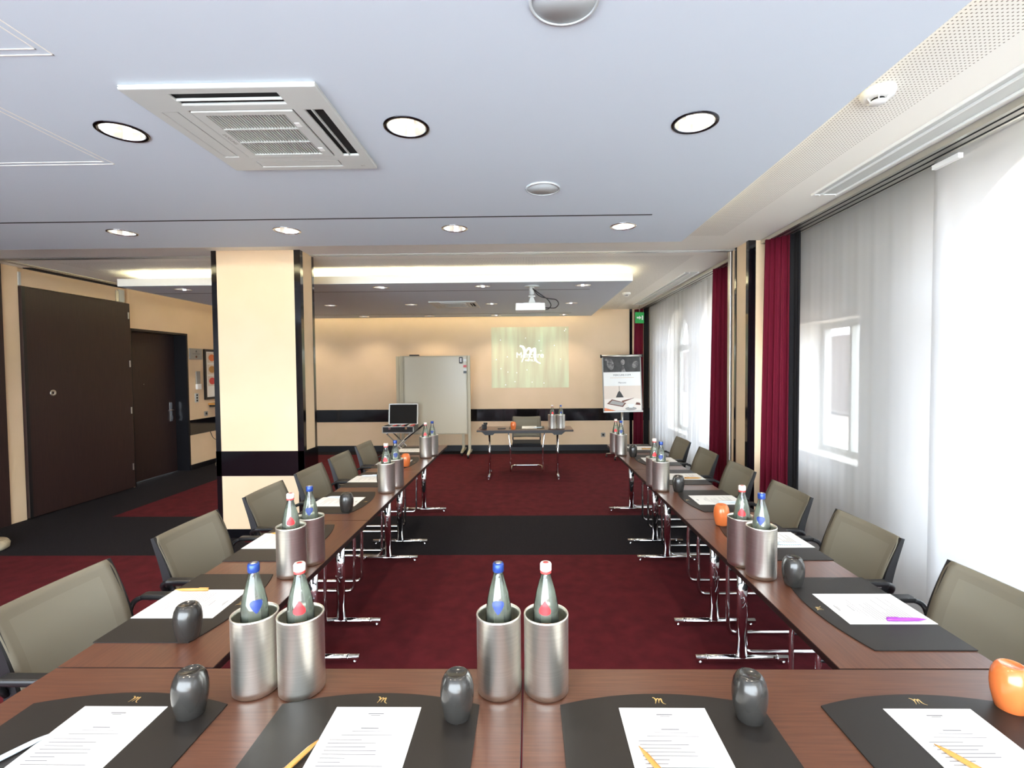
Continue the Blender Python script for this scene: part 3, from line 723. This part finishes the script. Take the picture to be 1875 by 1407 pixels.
# ------------------------------------------------------------------ pens (local x axis = length)
def mk_pen(mat):
    def f(label):
        t = thing('pen', (0, 0, 0), 0, label, 'pen', 'pens on the printed sheets')
        b = MB().lathe([(0.0008, 0), (0.003, 0.012), (0.0055, 0.03), (0.0062, 0.07), (0.0058, 0.115), (0.005, 0.135), (0.001, 0.137)], 14)
        o = b.build('barrel', mat, t); o.rotation_euler = (0, PI / 2, 0); o.location = (0, 0, 0.0062)
        MB().rbox(0.098, 0.137, -0.003, 0.003, 0.0118, 0.0142, 0.001).build('clip', mat, t); return t
    return f
ZQ = ZM + 0.0014
pk = {c: Kind(mk_pen(c)) for c in ('pengold', 'penpurple', 'penblue')}
def pen(c, x, y, a, lb): pk[c].put((x, y, ZQ), math.radians(a), lb)
pen('pengold', -0.505, 1.115, -112, 'gold pen on the second foreground sheet from the left')
pen('pengold', 0.25, 1.10, -66 - 180 + 180, 'gold pen on the third foreground sheet from the left')
pen('pengold', 0.935, 1.11, -62, 'gold pen on the rightmost foreground sheet')
pen('penblue', -1.17, 1.13, -118, 'pale blue pen on the leftmost foreground sheet')
pen('penpurple', 1.372, 1.668, 180, 'purple pen on the nearest window-side sheet')
pen('penblue', 1.37, 2.395, 180, 'pale blue pen on the second window-side sheet')
pen('penblue', 1.37, 3.14, 180, 'pale blue pen on the third window-side sheet')
pen('pengold', 1.37, 3.835, 180, 'gold pen on the fourth window-side sheet')
pen('pengold', 1.36, 5.24, 180, 'gold pen on the farthest window-side sheet')
pen('pengold', -1.43, 1.898, 0, 'gold pen on the nearest column-side sheet')
pen('pengold', -1.40, 2.565, 0, 'gold pen on the second column-side sheet')
pen('penblue', -1.40, 3.305, 0, 'pale blue pen on the third column-side sheet')
pen('penblue', -1.40, 3.975, 0, 'pale blue pen on the fourth column-side sheet')
pen('penpurple', -1.40, 4.68, 0, 'purple pen on the fifth column-side sheet')
pen('penblue', 0.06, 7.19, 0, 'pen on the presenter sheet')

# ------------------------------------------------------------------ upside-down tumblers
def mk_cup(mat, cn):
    def f(label):
        p = [(0.0310, 0.0), (0.0325, 0.002), (0.0365, 0.02), (0.0405, 0.040), (0.0425, 0.060), (0.0420, 0.078), (0.0385, 0.096), (0.0320, 0.109), (0.0275, 0.1135), (0.0245, 0.115), (0.0225, 0.1145), (0.020, 0.112), (0.001, 0.1115)]
        q = [(0.001, 0.105), (0.028, 0.099), (0.0375, 0.068), (0.033, 0.025), (0.029, 0.0), (0.031, 0.0)]
        o = MB().lathe(p, 36, cap=False).lathe(q, 36, cap=False).build('tumbler', mat)
        return tag(o, label, 'cup', 'upside-down %s tumblers' % cn)
    return f
KG = Kind(mk_cup('cupgrey', 'grey')); KO = Kind(mk_cup('cuporange', 'orange'))
def cup(K, x, y, lb, dz=0.0039):
    L = math.hypot(x, y); K.put((x + 0.03 * x / L, y + 0.03 * y / L, TZ + dz), 0, lb)
cup(KG, -0.863, 1.187, 'grey upside-down cup on the leftmost foreground mat')
cup(KG, -0.183, 1.175, 'grey upside-down cup on the second foreground mat from the left')
cup(KG, 0.539, 1.174, 'grey upside-down cup on the third foreground mat from the left')
cup(KO, 1.218, 1.22, 'large orange upside-down cup at the right edge of the photo')
cup(KG, -1.12, 1.539, 'grey upside-down cup on the nearest column-side mat')
cup(KG, -1.136, 2.964, 'grey upside-down cup on the third column-side mat')
cup(KG, -1.115, 3.63, 'grey upside-down cup mostly hidden behind a cooler, fourth column-side mat')
cup(KO, -1.123, 4.364, 'orange upside-down cup on the fifth column-side mat')
cup(KG, -1.10, 5.03, 'grey upside-down cup behind the farthest column-side cooler')
cup(KG, 1.055, 1.928, 'grey upside-down cup on the nearest window-side mat')
cup(KO, 1.07, 2.685, 'orange upside-down cup on the second window-side mat')
cup(KG, 1.058, 3.42, 'grey upside-down cup on the third window-side mat')
cup(KG, 1.033, 4.792, 'grey upside-down cup on the fifth window-side mat')
cup(KO, -0.225, 7.02, 'orange upside-down cup on the presenter table', 0.0002)

# ------------------------------------------------------------------ bottle coolers and bottles
def mk_cooler(label):
    p = [(0.001, 0.0), (0.056, 0.0), (0.0605, 0.004), (0.061, 0.02), (0.061, 0.208), (0.0618, 0.212), (0.0612, 0.2155), (0.0590, 0.216), (0.0568, 0.2135), (0.0562, 0.205), (0.0562, 0.014), (0.001, 0.012)]
    o = MB().lathe(p, 56, cap=False).build('bottle_cooler', 'steel')
    return tag(o, label, 'bottle cooler', 'brushed steel bottle coolers')
KK = Kind(mk_cooler)
def mk_bottle(kind):
    def f(label):
        t = thing('water_bottle', (0, 0, 0), 0, label, 'bottle', 'glass mineral water bottles')
        prof = [(0.001, 0.004), (0.030, 0.0), (0.0345, 0.006), (0.0355, 0.04), (0.0355, 0.175), (0.0352, 0.205), (0.0325, 0.235), (0.0265, 0.262), (0.0195, 0.287), (0.0145, 0.305), (0.0130, 0.318), (0.0128, 0.332), (0.001, 0.332)]
        MB().lathe(prof, 40, cap=False).build('glass_body', 'glass', t)
        k2 = [(max(0.001, r - 0.0022), z + 0.002) for r, z in prof if z < 0.27] + [(0.0190, 0.281), (0.001, 0.281)]
        MB().lathe(k2, 36, cap=False).build('water', 'water', t)
        if kind == 'blue':
            MB().lathe([(0.0145, 0.318), (0.0155, 0.320), (0.0155, 0.338), (0.0135, 0.342), (0.001, 0.342)], 28, cap=False).build('screw_cap', 'capblue', t)
            MB().lathe([(0.001, 0.3426), (0.010, 0.3424), (0.001, 0.3421)], 20, cap=False).build('cap_print', 'alu', t)
        else:
            m = MB().lathe([(0.0145, 0.322), (0.0158, 0.323), (0.0158, 0.339), (0.0135, 0.343), (0.001, 0.343)], 28, cap=False)
            m.build('screw_cap', 'capwhite', t)
            MB().lathe([(0.0146, 0.315), (0.0152, 0.3155), (0.0152, 0.322), (0.0146, 0.3225)], 28, cap=False).build('cap_ring', 'capred', t)
            MB().lathe([(0.001, 0.3436), (0.008, 0.3434), (0.001, 0.3431)], 20, cap=False).build('cap_print', 'capred', t)
        # small label patch wrapped on the shoulder, facing the local -y side
        m = MB(); vs = []; rows = 14
        def R(z):
            for (r0, z0), (r1, z1) in zip(prof[3:-1], prof[4:]):
                if z0 <= z <= z1: return r0 + (r1 - r0) * (z - z0) / (z1 - z0) + 0.0005
            return 0.036
        g = []
        for i in range(rows + 1):
            z = 0.212 + 0.036 * i / rows; u = i / rows
            v = u if kind == 'blue' else 1 - u; hwid = 0.0165 * max(0.02, min(1.0, (v * 1.55) ** 0.75) * (1 if v < 0.8 else math.sqrt(max(0, 1 - ((v - 0.8) / 0.22) ** 2))))
            r = R(z); g.append([(r * math.sin((hwid * (2 * j / 6 - 1)) / r), -r * math.cos((hwid * (2 * j / 6 - 1)) / r), z) for j in range(7)])
        m.sheet(g); m.build('drop_label', 'lblue' if kind == 'blue' else 'lred', t)
        return t
    return f
KB = {k: Kind(mk_bottle(k)) for k in ('blue', 'white')}
def cool(x, y, cap, where, shift=True, cx=0, cy=0):
    L = math.hypot(x, y); d = 0.061 if shift else 0
    X, Y = x + d * x / L, y + d * y / L
    KK.put((X, Y, TZ + 0.0003), 0, 'steel bottle cooler, ' + where)
    rz = math.atan2(Y, X) - PI / 2 + random.uniform(-0.2, 0.2)
    KB[cap].put((X + cx, Y + cy, TZ + 0.0135), rz, 'water bottle, %s cap, %s' % ('blue' if cap == 'blue' else 'white', where))
cool(-0.769, 1.317, 'blue', 'left one of the foreground left pair', False, cx=0)
cool(-0.639, 1.315, 'white', 'right one of the foreground left pair', False, cx=0)
cool(-0.087, 1.317, 'blue', 'left one of the foreground centre pair', False, cx=0)
cool(0.044, 1.315, 'white', 'right one of the foreground centre pair', False, cx=0)
cool(-1.011, 2.014, 'white', 'nearer of the pair between first and second column-side places')
cool(-0.991, 2.15, 'blue', 'farther of the pair between first and second column-side places')
cool(-1.021, 3.421, 'white', 'nearer of the pair between third and fourth column-side places')
cool(-0.998, 3.575, 'blue', 'farther of the pair between third and fourth column-side places')
cool(-1.029, 4.78, 'white', 'nearer of the pair by the farthest column-side place')
cool(-0.986, 4.905, 'blue', 'farther of the pair by the farthest column-side place')
cool(0.958, 1.993, 'blue', 'nearer of the pair between first and second window-side places')
cool(0.934, 2.12, 'white', 'farther of the pair between first and second window-side places')
cool(0.939, 3.437, 'blue', 'nearer of the pair between third and fourth window-side places')
cool(0.930, 3.58, 'white', 'farther of the pair between third and fourth window-side places')
cool(0.927, 4.86, 'blue', 'nearer of the pair by the farthest window-side place')
cool(0.899, 4.99, 'white', 'farther of the pair by the farthest window-side place')
cool(0.345, 7.06, 'white', 'left one of the pair on the presenter table', False)
cool(0.470, 7.06, 'blue', 'right one of the pair on the presenter table', False)

# ------------------------------------------------------------------ black adaptor and remote on the presenter table
t = thing('power_adaptor', (-0.655, 7.10, TZ), 0.3, 'black plug adaptor with curled cable at left end of presenter table', 'adaptor')
MB().rbox(-0.035, 0.035, -0.03, 0.03, 0.0, 0.075, 0.012).build('adaptor_body', 'bplastic', t)
m = MB(); m.rbox(-0.01, 0.045, -0.02, 0.02, 0.07, 0.10, 0.006); m.build('plug', 'bplastic', t)
m = MB(); m.tube(rnd([(-0.02, 0, 0.05), (-0.07, -0.01, 0.03), (-0.07, -0.04, 0.004), (-0.01, -0.06, 0.004)], 0.03), 0.004, 8); m.build('cable', 'bplastic', t)
t = thing('remote_control', (-0.40, 7.12, TZ), 0.2, 'small black remote control beside orange cup on presenter table', 'remote control')
MB().rbox(-0.06, 0.06, -0.018, 0.018, 0.0, 0.016, 0.004).build('remote_body', 'bplastic', t)
m = MB()
for k in range(5): m.box(-0.045 + k * 0.018, -0.038 + k * 0.018, -0.008, 0.008, 0.016, 0.0172)
m.build('keys', 'gplastic', t)

# ------------------------------------------------------------------ projector, projection
t = thing('projector', (0.05, 5.77, ZP), 0, 'white projector hanging from the far ceiling panel', 'projector')
m = MB().lathe([(0.001, 0), (0.085, 0), (0.088, -0.008), (0.03, -0.014), (0.001, -0.014)], 28, cap=False); m.build('ceiling_plate', 'wplastic', t)
m = MB().tube([(0, 0, -0.01), (0, 0, -0.10)], 0.032, 16); m.tube([(0, 0, -0.10), (0, 0, -0.15)], 0.022, 16)
m.rbox(-0.04, 0.04, -0.02, 0.02, -0.13, -0.115, 0.003); m.prism([(-0.02, -0.14), (0.02, -0.14), (0.042, -0.20), (-0.042, -0.20)], -0.025, 0.025, 'y')
m.rbox(-0.10, 0.10, -0.05, 0.05, -0.212, -0.20, 0.002); m.build('ceiling_mount', 'wplastic', t)
MB().prism([(-0.19, -0.215), (0.15, -0.215), (0.155, -0.30), (-0.195, -0.30)], -0.12, 0.13, 'y').build('housing', 'white', t, bevel=0.008)
m = MB().lathe([(0.001, 0), (0.03, 0), (0.028, -0.03), (0.001, -0.03)], 20, cap=False); l = m.build('lens', 'bplastic', t); l.rotation_euler = (-PI / 2, 0, 0); l.location = (-0.08, 0.128, -0.255)
l.rotation_euler = (PI / 2 * 3, 0, 0)
m = MB(); m.tube(rnd([(0.01, -0.034, -0.035), (0.08, -0.05, -0.13), (0.18, -0.05, -0.155), (0.29, -0.05, -0.17), (0.32, -0.05, -0.22), (0.28, -0.05, -0.27), (0.15, -0.05, -0.265)], 0.07), 0.006, 8)
m.tube(rnd([(0.01, -0.03, -0.035), (0.10, -0.06, -0.11), (0.19, -0.06, -0.17), (0.23, -0.06, -0.24), (0.19, -0.06, -0.285), (0.15, -0.06, -0.285)], 0.05), 0.006, 8)
m.build('cable', 'bplastic', t)
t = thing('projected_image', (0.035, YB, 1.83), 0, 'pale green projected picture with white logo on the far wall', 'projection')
MB().box(-0.755, 0.755, -0.004, -0.0005, -0.592, 0.592).build('picture', 'proj', t)  # thin panel glows by itself in place of projector light
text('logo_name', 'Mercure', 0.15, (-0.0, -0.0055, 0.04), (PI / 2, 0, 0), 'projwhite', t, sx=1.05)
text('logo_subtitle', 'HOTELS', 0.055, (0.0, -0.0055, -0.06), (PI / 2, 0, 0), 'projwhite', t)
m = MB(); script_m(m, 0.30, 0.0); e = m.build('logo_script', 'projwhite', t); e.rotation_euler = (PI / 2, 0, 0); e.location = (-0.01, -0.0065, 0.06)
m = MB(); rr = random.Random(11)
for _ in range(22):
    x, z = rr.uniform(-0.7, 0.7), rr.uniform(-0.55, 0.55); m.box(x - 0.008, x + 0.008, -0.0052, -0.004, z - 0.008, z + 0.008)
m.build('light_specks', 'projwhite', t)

# ------------------------------------------------------------------ mobile whiteboards
def mk_board(label):
    t = thing('whiteboard', (0, 0, 0), 0, label, 'whiteboard', 'mobile whiteboards before the far wall')
    W, z0, z1 = 0.59, 0.41, 1.86
    MB().box(-W + 0.02, W - 0.02, -0.014, 0.014, z0 + 0.02, z1 - 0.02).build('panel', 'board', t)
    m = MB(); m.prism([(-W, z0), (W, z0), (W, z1), (-W, z1)], -0.018, 0.018, 'y', 0, [[(-W + 0.018, z0 + 0.018), (W - 0.018, z0 + 0.018), (W - 0.018, z1 - 0.018), (-W + 0.018, z1 - 0.018)]])
    m.build('frame', 'post', t)
    for s in (-1, 1):
        x = s * (W + 0.03)
        m = MB(); m.rbox(x - 0.025, x + 0.025, -0.02, 0.02, 0.07, z1, 0.003); m.prism([(-0.28, 0.06), (0.28, 0.06), (0.28, 0.08), (0.05, 0.12), (-0.05, 0.12), (-0.28, 0.08)], x - 0.02, x + 0.02, 'x')
        lg = m.build('stand_post', 'post', t)
        for yy in (-0.25, 0.25):
            m = MB(); c = m.lathe([(0.001, -0.012), (0.028, -0.012), (0.028, 0.012), (0.001, 0.012)], 18, cap=False); o = m.build('caster', 'bplastic', lg)
            o.rotation_euler = (0, PI / 2, 0); o.location = (x, yy, 0.029)
    return t
KW = Kind(mk_board)
KW.put((-1.715, 8.90, 0), 0, 'front mobile whiteboard standing before the far wall')
KW.put((-1.86, 9.14, 0), 0, 'rear mobile whiteboard half hidden behind the front one')
t = thing('board_eraser', (-1.235, 8.872, 1.775), 0, 'black and white board eraser stuck at upper right of whiteboard', 'eraser')
MB().rbox(-0.034, 0.034, -0.03, 0.013, -0.06, 0.06, 0.012).build('eraser_body', 'bplastic', t)
MB().rbox(-0.016, 0.016, -0.036, -0.028, -0.035, 0.04, 0.004).build('eraser_grip', 'white', t)
o = MB().rbox(-0.09, 0.09, -0.025, 0.025, 0, 0.022, 0.008).build('board_eraser', 'bplastic'); o.location = (-2.10, 8.90, 1.862); tag(o, 'black eraser lying on top edge of the front whiteboard', 'eraser')
for z, c in ((1.775, 'white'), (1.665, 'capred'), (1.60, 'white'), (1.555, 'bplastic')):
    o = MB().rbox(-0.03, 0.03, -0.005, 0, -0.022, 0.022, 0.001).build('board_magnet', c); o.location = (-1.165, 8.881, z)
    tag(o, {1.775: 'white card magnet beside the eraser on whiteboard', 1.665: 'red block magnet below the eraser on whiteboard', 1.60: 'pale block magnet between red and black ones', 1.555: 'black block magnet, lowest on the whiteboard edge'}[z], 'magnet', 'magnets on the whiteboard')

# ------------------------------------------------------------------ open flight case on folding stand
t = thing('folding_stand', (-2.22, 8.32, 0), 0, 'grey crossed-leg folding stand under the open case', 'stand')
for s in (-1, 1):
    m = MB()
    for yy in (-0.16, 0.16): m.tube([(-0.30 * s, yy, 0.012), (0.20 * s, yy, 0.52)], 0.012, 8)
    m.tube([(-0.30 * s, -0.16, 0.012), (-0.30 * s, 0.16, 0.012)], 0.012, 8); m.tube([(0.20 * s, -0.16, 0.52), (0.20 * s, 0.16, 0.52)], 0.012, 8)
    m.build('leg', 'alu', t)
m = MB().tube([(0.12, -0.215, 0.42), (0.45, -0.215, 0.68)], 0.010, 8); m.tube([(0.36, -0.215, 0.61), (0.46, -0.215, 0.69)], 0.016, 8); m.build('handle', 'bplastic', t)
t = thing('flight_case', (-2.22, 8.32, 0.535), 0, 'open black flight case with aluminium edges on folding stand', 'case')
m = MB(); m.box(-0.265, 0.265, -0.18, 0.18, 0, 0.012); m.box(-0.265, 0.265, -0.18, -0.17, 0.012, 0.11); m.box(-0.265, 0.265, 0.17, 0.18, 0.012, 0.11)
m.box(-0.265, -0.255, -0.17, 0.17, 0.012, 0.11); m.box(0.255, 0.265, -0.17, 0.17, 0.012, 0.11); m.build('case_base', 'bplastic', t)
m = MB()
def rimbox(m, x0, x1, y, z0, z1, q=0.014, d=0.006):
    m.box(x0, x1, y - d, y, z0, z0 + q); m.box(x0, x1, y - d, y, z1 - q, z1); m.box(x0, x0 + q, y - d, y, z0, z1); m.box(x1 - q, x1, y - d, y, z0, z1)
rimbox(m, -0.27, 0.27, -0.18, -0.002, 0.115); m.build('edge_trim', 'alu', t)
m = MB()
for x in (-0.14, 0.14): m.rbox(x - 0.02, x + 0.02, -0.196, -0.186, 0.06, 0.10, 0.002)
m.build('latches', 'chrome', t)
lid = MB().box(-0.245, 0.245, 0.0, 0.05, 0.0, 0.36).build('case_lid', 'void', t); lid.location = (0.0, 0.181, 0.10); lid.rotation_euler = (-0.12, 0, 0)
m = MB(); rimbox(m, -0.26, 0.26, 0.0, 0.0, 0.375, 0.018, 0.012); o = m.build('lid_trim', 'alu', lid)
m = MB(); rr = random.Random(4)
for k in range(9): x = -0.22 + k * 0.052; m.rbox(x, x + 0.035, -0.12, 0.10, 0.04, 0.105 + rr.uniform(0, 0.022), 0.006, k % 3)
m.build('contents', ['bplastic', 'wplastic', 'capred'], t)

# ------------------------------------------------------------------ flip chart
t = thing('flip_chart', (1.665, 8.62, 0), 0.0, 'flip chart stand showing a printed poster, by the far window corner', 'flip chart')
bd = bpy.data.objects.new('board', None)
m = MB(); m.rbox(-0.345, 0.345, 0.0, 0.022, 0, 1.0, 0.004); bd = m.build('board', 'gplastic', t); bd.location = (0.0, -0.09, 0.84); bd.rotation_euler = (-0.09, -0.012, 0)
m = MB(); m.tube([(-0.36, -0.015, 0.985), (0.36, -0.015, 0.985)], 0.022, 12); m.build('clamp_bar', 'alu', bd)
m = MB(); m.tube([(-0.375, -0.015, 0.985), (-0.352, -0.015, 0.985)], 0.03, 14); m.tube([(0.352, -0.015, 0.985), (0.375, -0.015, 0.985)], 0.026, 14); m.build('end_knobs', 'bplastic', bd)
m = MB(); m.rbox(-0.345, 0.345, -0.04, 0.0, -0.012, 0.012, 0.003); m.build('pen_tray', 'alu', bd)
MT['p_cream'] = pm('poster_cream', srgb(226, 212, 198), 0.5); MT['p_table'] = pm('poster_table', srgb(238, 230, 220), 0.5)
MT['p_dark'] = pm('poster_dark', srgb(34, 32, 32), 0.5, noise=(7, (1, 1, 1), srgb(70, 68, 66))); MT['p_grey'] = pm('poster_grey', srgb(168, 164, 160), 0.5)
MT['p_port'] = pm('poster_portrait', srgb(150, 146, 142), 0.5, noise=(16, (1, 1, 1), srgb(60, 58, 58)))
MT['p_brown'] = pm('poster_brown', srgb(110, 66, 50), 0.5); MT['p_text'] = pm('poster_text', srgb(90, 88, 92), 0.5)
m = MB(); m.box(-0.325, 0.325, -0.004, -0.0005, 0.015, 0.97, 0)
po = m.build('poster', 'white', bd)
m = MB(); m.box(-0.325, 0.325, -0.005, -0.004, 0.70, 0.97, 0)
def ell(cx, cz, rx, rz, y, mi, rot=0):
    pts = [(cx + rx * math.cos(a) * math.cos(rot) - rz * math.sin(a) * math.sin(rot), cz + rx * math.cos(a) * math.sin(rot) + rz * math.sin(a) * math.cos(rot)) for a in [2 * PI * k / 20 for k in range(20)]]
    m.prism(pts, y - 0.0006, y, 'y', mi)
ell(-0.20, 0.84, 0.06, 0.10, -0.005, 1, 0.2); ell(0.24, 0.83, 0.05, 0.07, -0.005, 1, -0.6); ell(-0.27, 0.92, 0.03, 0.02, -0.005, 1)
ell(0.03, 0.855, 0.062, 0.11, -0.0056, 0); ell(0.02, 0.875, 0.036, 0.052, -0.0062, 1); m.prism([(-0.01, 0.70), (0.07, 0.70), (0.035, 0.80), (0.01, 0.80)], -0.0062, -0.0056, 'y', 1)
m.build('portrait_photo', ['p_dark', 'p_port'], po)
text('web_address', 'MERCURE.COM', 0.045, (0, -0.0052, 0.645), (PI / 2, 0, 0), 'p_text', po)
m = MB(); m.box(-0.21, 0.21, -0.0048, -0.004, 0.595, 0.605); m.build('small_print', 'p_cream', po)
text('logo_word', 'Mercure', 0.04, (0, -0.0052, 0.51), (PI / 2, 0, 0), 'p_text', po)
m = MB(); m.box(-0.325, 0.325, -0.005, -0.004, 0.015, 0.455, 0); m.prism([(-0.325, 0.015), (0.325, 0.015), (0.325, 0.22), (0.0, 0.25), (-0.325, 0.22)], -0.0056, -0.005, 'y', 1)
m.prism([(-0.12, 0.25), (0.02, 0.25), (-0.03, 0.34), (-0.055, 0.37), (-0.08, 0.34)], -0.0066, -0.0056, 'y', 2); m.box(-0.058, -0.052, -0.0062, -0.0056, 0.36, 0.45, 2)
m.prism([(-0.28, 0.14), (0.0, 0.08), (0.06, 0.15), (-0.19, 0.22)], -0.0064, -0.0056, 'y', 3); m.prism([(-0.24, 0.145), (-0.01, 0.10), (0.03, 0.15), (-0.18, 0.2)], -0.007, -0.0064, 'y', 4)
m.prism([(0.0, 0.16), (0.20, 0.235), (0.20, 0.24), (-0.02, 0.19)], -0.0064, -0.0056, 'y', 3)
ell(0.14, 0.05, 0.10, 0.03, -0.0056, 5); m.prism([(0.08, 0.13), (0.20, 0.13), (0.17, 0.065), (0.11, 0.065)], -0.007, -0.0062, 'y', 6)
m.prism([(0.22, 0.12), (0.31, 0.11), (0.30, 0.15), (0.24, 0.16)], -0.0064, -0.0056, 'y', 3); m.prism([(-0.325, 0.015), (-0.12, 0.015), (-0.325, 0.07)], -0.0064, -0.0056, 'y', 7)
m.build('table_photo', ['p_cream', 'p_table', 'p_dark', 'p_brown', 'p_grey', 'p_grey', 'white', 'cuporange'], po)
m = MB(); m.tube([(0, 0, 0.05), (0, -0.02, 1.0)], 0.02, 14); m.build('stand_pole', 'alu', t)
m = MB()
for k in range(5):
    a = 2 * PI * k / 5 + 0.3; m.tube([(0, 0, 0.09), (0.28 * math.cos(a), 0.28 * math.sin(a), 0.06)], 0.013, 8)
ft = m.build('foot_star', 'alu', t)
for k in range(5):
    a = 2 * PI * k / 5 + 0.3; o = MB().lathe([(0.001, -0.012), (0.026, -0.012), (0.026, 0.012), (0.001, 0.012)], 16, cap=False).build('caster', 'bplastic', ft)
    o.rotation_euler = (0, PI / 2, 0); o.location = (0.28 * math.cos(a), 0.28 * math.sin(a), 0.027)

# ------------------------------------------------------------------ wall fittings
t = thing('exit_sign', (2.03, 8.86, 2.52), 0.25, 'green exit sign hanging before the far burgundy curtain', 'exit sign')
MB().rbox(-0.085, 0.085, -0.012, 0.012, -0.10, 0.10, 0.003).build('sign_panel', 'green', t)
m = MB(); m.prism([(-0.06, -0.015), (-0.01, -0.015), (-0.01, -0.035), (0.03, 0.0), (-0.01, 0.035), (-0.01, 0.015), (-0.06, 0.015)], -0.0145, -0.012, 'y'); m.box(0.04, 0.065, -0.0145, -0.012, -0.04, 0.04)
m.build('arrow', 'white', t)
m = MB(); m.tube([(0, 0, 0.10), (0, 0, ZUP - 2.52)], 0.004, 6); m.build('suspension_rod', 'alu', t)
def socket(name, loc, rz, label, mat='wplastic', w=0.04, h=0.04, cat='socket'):
    t = thing(name, loc, rz, label, cat); MB().rbox(-w, w, -0.012, 0, -h, h, 0.003).build('plate', mat, t)
    m = MB(); m.lathe([(0.001, 0), (0.020, 0), (0.020, 0.002), (0.001, 0.002)], 18, cap=False); o = m.build('outlet', 'void', t); o.rotation_euler = (PI / 2, 0, 0); o.location = (0, -0.0125, 0); return t
socket('wall_socket', (1.455, YB, 0.305), 0, 'small grey wall socket low on the far wall', 'gplastic')
LW = PI / 2      # fittings on the left wall face +x
t = thing('evacuation_notice', (XL, 7.91, 1.895), LW, 'grey information plaque between entrance door and framed picture', 'plaque')
MB().rbox(-0.15, 0.15, -0.02, 0, -0.09, 0.09, 0.003).build('plaque_panel', 'gplastic', t)
m = MB(); m.box(-0.09, 0.09, -0.022, -0.02, 0.0, 0.006); m.prism([(-0.02, 0.03), (0.02, 0.03), (0, 0.065)], -0.022, -0.02, 'y'); m.build('engraving', 'p_text', t)
o = MB().lathe([(0.001, 0), (0.018, 0), (0.018, 0.003), (0.001, 0.003)], 16, cap=False).build('round_mark', 'p_brown', t); o.rotation_euler = (PI / 2, 0, 0); o.location = (0, -0.02, -0.045)
t = thing('wall_controller', (XL, 7.95, 1.46), LW, 'slim grey wall controller above the switches', 'controller')
MB().rbox(-0.045, 0.045, -0.02, 0, -0.06, 0.15, 0.004).build('controller_housing', 'gplastic', t)
MB().rbox(-0.05, 0.05, -0.035, 0, -0.15, -0.06, 0.006).build('controller_base', 'white', t)
t = thing('light_switch', (XL, 7.91, 1.17), LW, 'white switch plate with dark buttons by entrance door', 'switch')
MB().rbox(-0.04, 0.04, -0.012, 0, -0.075, 0.075, 0.003).build('plate', 'wplastic', t)
m = MB()
for z in (-0.045, 0, 0.045): m.box(-0.016, 0.016, -0.015, -0.012, z - 0.014, z + 0.014)
m.build('buttons', 'void', t)
socket('wall_socket', (XL, 8.13, 0.89), LW, 'small dark wall socket above the black band near the picture', 'gplastic')
t = thing('framed_picture', (XL, 8.45, 1.555), LW, 'black framed print half hidden behind the cream column', 'picture')
m = MB(); m.prism([(-0.35, -0.43), (0.35, -0.43), (0.35, 0.43), (-0.35, 0.43)], -0.03, 0, 'y', 0, [[(-0.31, -0.39), (0.31, -0.39), (0.31, 0.39), (-0.31, 0.39)]]); m.build('picture_frame', 'base', t)
MB().box(-0.31, 0.31, -0.01, -0.002, -0.39, 0.39).build('mount', 'white', t)
m = MB()
for k, (z, c) in enumerate(((0.2, 1), (0.0, 2), (-0.2, 0))):
    m.box(-0.25, -0.02, -0.012, -0.01, z - 0.0, z + 0.17, 3)
    pts = [(-0.14 + 0.085 * math.cos(a), z + 0.085 + 0.06 * math.sin(a)) for a in [2 * PI * q / 16 for q in range(16)]]; m.prism(pts, -0.0135, -0.012, 'y', c)
m.build('print', ['capred', 'cuporange', 'pengold', 'p_cream'], t)
t = thing('wall_shelf', (XL, 8.42, 1.03), LW, 'small tan shelf ledge beneath the framed picture', 'shelf')
MB().rbox(-0.22, 0.22, -0.16, 0, 0.0, 0.03, 0.004).build('ledge', 'pengold', t); MB().box(-0.2, 0.2, -0.14, -0.01, -0.03, 0.0).build('ledge_bracket', 'base', t)
m = MB(); m.tube(rnd([(XL + 0.01, 8.22, 0.57), (XL + 0.02, 8.27, 0.45), (XL + 0.012, 8.45, 0.37), (XL + 0.012, 8.7, 0.36)], 0.1), 0.005, 8); tag(m.build('hanging_cable', 'bplastic'), 'black cable hanging below the band near the cream column', 'cable')
def mk_stand(label):
    t = thing('coat_stand', (0, 0, 0), 0, label, 'coat stand', 'stands on round stone bases')
    MB().lathe([(0.001, 0), (0.17, 0), (0.19, 0.012), (0.195, 0.05), (0.18, 0.075), (0.03, 0.085), (0.001, 0.085)], 36, cap=False).build('stone_base', 'stone', t)
    MB().tube([(0, 0, 0.08), (0, 0, 1.7)], 0.018, 12).build('pole', 'bplastic', t)
    m = MB()
    for k in range(4): a = k * PI / 2; m.tube(rnd([(0, 0, 1.55), (0.12 * math.cos(a), 0.12 * math.sin(a), 1.6), (0.16 * math.cos(a), 0.16 * math.sin(a), 1.7)], 0.05), 0.01, 8)
    m.build('hooks', 'bplastic', t)
    return t
KH = Kind(mk_stand)
KH.put((-4.945, 4.22, 0), 0, 'round stone stand base at the left edge of the photo')
KH.put((-5.14, 8.15, 0), 0, 'round stone stand base peeping out behind the cream column')
